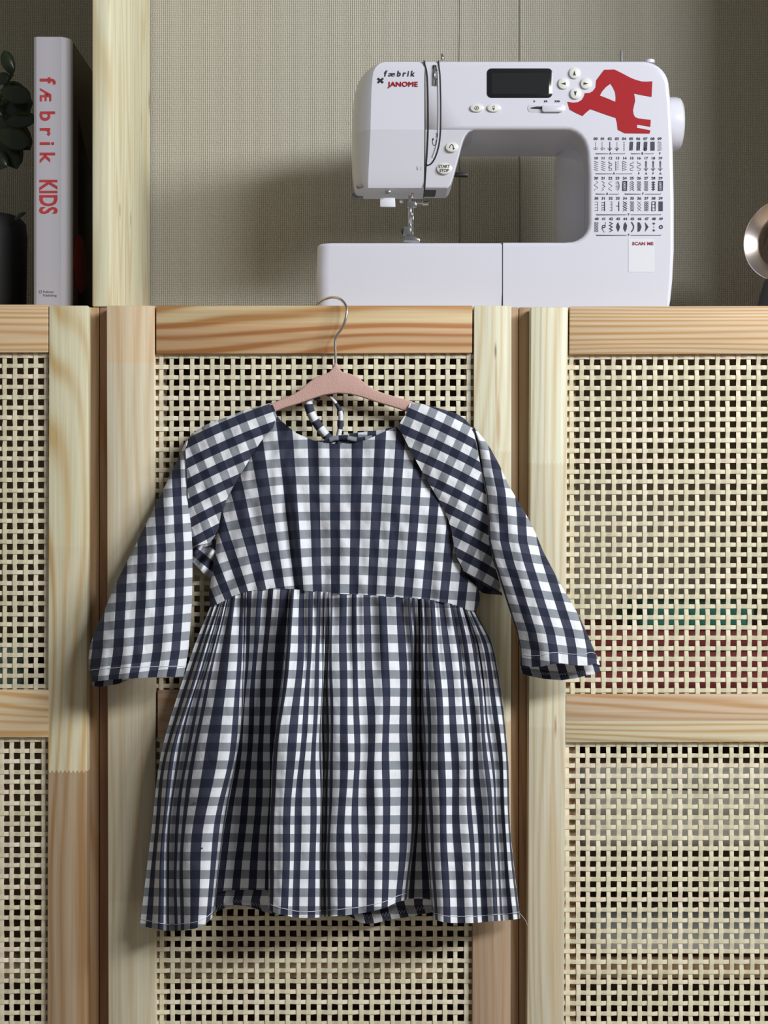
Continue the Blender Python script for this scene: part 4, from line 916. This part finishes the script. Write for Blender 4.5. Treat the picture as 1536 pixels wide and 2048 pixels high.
# skirt back, seen at the hem between the folds
S_L = [(424, 1216), (400, 1262), (382, 1310), (360, 1390), (342, 1440), (330, 1500), (318, 1560), (308, 1640), (298, 1720), (290, 1790), (286, 1844)]
S_R = [(948, 1226), (980, 1290), (994, 1380), (1003, 1440), (1010, 1510), (1014, 1600), (1020, 1680), (1028, 1750), (1035, 1832)]
S_B = [(286, 1844), (345, 1850), (398, 1843), (415, 1834), (426, 1827), (440, 1820), (455, 1814), (470, 1810), (490, 1812), (510, 1817), (530, 1824), (545, 1827), (600, 1826), (690, 1828), (705, 1836), (718, 1844), (735, 1848), (752, 1846), (780, 1839), (810, 1835), (840, 1829), (872, 1823), (890, 1828), (930, 1836), (1035, 1832)]
def sb_d(s, t, a, b): return -.0040-.0008*(1+math.sin(a/17.0))*t-.022*max(0, 1-s*6)*t-(.006*math.exp(-((a-735)/40)**2)*ss((b-1815)/15)+.003*math.exp(-((a-470)/50)**2)*ss((b-1790)/15))
def sb_uv(a, b, s, t): return ((a-470)/PER+.2*math.sin(b*.05)*ss((b-1780)/30), b/PER)
sb = panel('skirt_back', S_L[:1]+[(700, 1192)]+S_R[:1], S_B, S_L, S_R, 160, 60, sb_d, sb_uv)
# sewing threads
def seam_thread(name, pts, r=.00028, mat='thread'): return tube(name, pts, r, M[mat], dr, 5)
pts = []
hemsegs = [(0, 7*NSUB), (12*NSUB, 26*NSUB), (29*NSUB, ncol-1)]
for a_, b_ in hemsegs:
    pts = []
    for c_ in range(a_, b_+1):
        c = cols[c_]; t = (c[6]-13-wz(c[0]))/(c[6]-wz(c[0])); px, py, y = skirt_pt(c_, t); pts.append(P(px, py, y-.0004))
    seam_thread('hem_stitching', pts)
def on(panel_args, s0, s1, t0, n=40):
    T, B, L_, R, dep = panel_args; o_ = []
    for i in range(n+1):
        s = lerp(s0, s1, i/n); a, b = coons(T, B, L_, R, s, t0); o_.append(P(a, b, dep(s, t0, a, b)-.0004))
    return o_
seam_thread('cuff_stitching', on((B_T, B_B, B_L, B_R, b_d), .01, .99, .955)); seam_thread('cuff_stitching', on((D_T, D_B, D_L, D_R, d_d), .01, .99, .955))
def overlock(line, dep, h=7, step=3.2):
    L_ = sum(math.hypot(b[0]-a[0], b[1]-a[1]) for a, b in zip(line, line[1:])); n = int(L_/step); pts = []
    for i in range(n+1):
        a, b = along(line, i/n); pts.append(P(a, b-(h if i % 2 else 0), dep(a, b)-.0006))
    return seam_thread('overlock_stitching', pts, .00025)
sd = lambda a, b: sb_d(.5, 1, a, b+4)-.0004
overlock([(428, 1822), (440, 1816), (455, 1809), (470, 1805), (490, 1807), (510, 1812), (536, 1821)], sd); overlock([(700, 1829), (718, 1834), (735, 1837), (752, 1836), (780, 1830), (810, 1826), (840, 1820), (874, 1813)], sd)
overlock([(1062, 1345), (1090, 1350), (1120, 1351), (1150, 1348), (1172, 1343)], lambda a, b: -.0435, 5, 2.6)
seam_thread('loose_thread', smooth_line([P(1039, 1826, -.008), P(1045, 1833, -.010), P(1051, 1841, -.008), P(1055, 1851, -.005)], 4), .0002)
# neck ties
def tie(pts, wd, yoff, v0, twist=0, label=None, vv=.78):
    p = smooth_line([(a, b, yy) for a, b, yy in pts], 8); vs = []; uv = []; fs = []; acc = v0
    for i, c in enumerate(p):
        a = p[max(i-1, 0)]; b = p[min(i+1, len(p)-1)]; dx, dy = b.x-a.x, b.y-a.y; l = math.hypot(dx, dy) or 1; nx, ny = -dy/l, dx/l
        if i: acc += math.hypot(c.x-p[i-1].x, c.y-p[i-1].y)
        w_ = wd(i/(len(p)-1)) if callable(wd) else wd
        for k, dd in ((-1, 0), (0, -.0008), (1, 0), (0, .0008)):
            vs.append(P(c.x+nx*w_/2*k, c.y+ny*w_/2*k, c.z+dd)); uv.append((acc/PER, vv))
        if i:
            o_ = 4*(i-1)
            for k in range(4): fs.append((o_+k, o_+(k+1) % 4, o_+4+(k+1) % 4, o_+4+k))
    fs += [(0, 1, 2, 3), tuple(len(vs)-4+k for k in range(4))]
    return obj('neck_tie', vs, fs, M['cloth'], dr, True, uv)
tie([(640, 800, -.007), (628, 795, -.008), (618, 801, -.009), (618, 815, -.010), (628, 838, -.010), (648, 866, -.010), (668, 888, -.009)], lambda t: 9+9*ss(t*2), 0, 4)
tie([(655, 789, -.008), (664, 797, -.009), (674, 810, -.010), (681, 826, -.010), (681, 850, -.010), (677, 875, -.010), (678, 893, -.009)], lambda t: 4+6.5*ss(t*1.6), 0, 12)
tie([(650, 884, -.010), (668, 878, -.011), (690, 876, -.011), (715, 880, -.010), (745, 876, -.009)], 12, 0, 8, vv=.25)
# small snags and specks in the cloth, lying on the surface
def speck(c_, t, n):
    rnd = random.Random(c_*7+n); pts = []
    for k in range(n):
        px, py, y = skirt_pt(c_, t); pts.append(P(px+rnd.uniform(-4, 4), py+rnd.uniform(-3, 3), y-.0006))
    tube('snag', smooth_line(pts, 3), .00032, M['ink'], dr, 5)
speck(30, .62, 5); speck(27, .66, 6); speck(35, .76, 4)
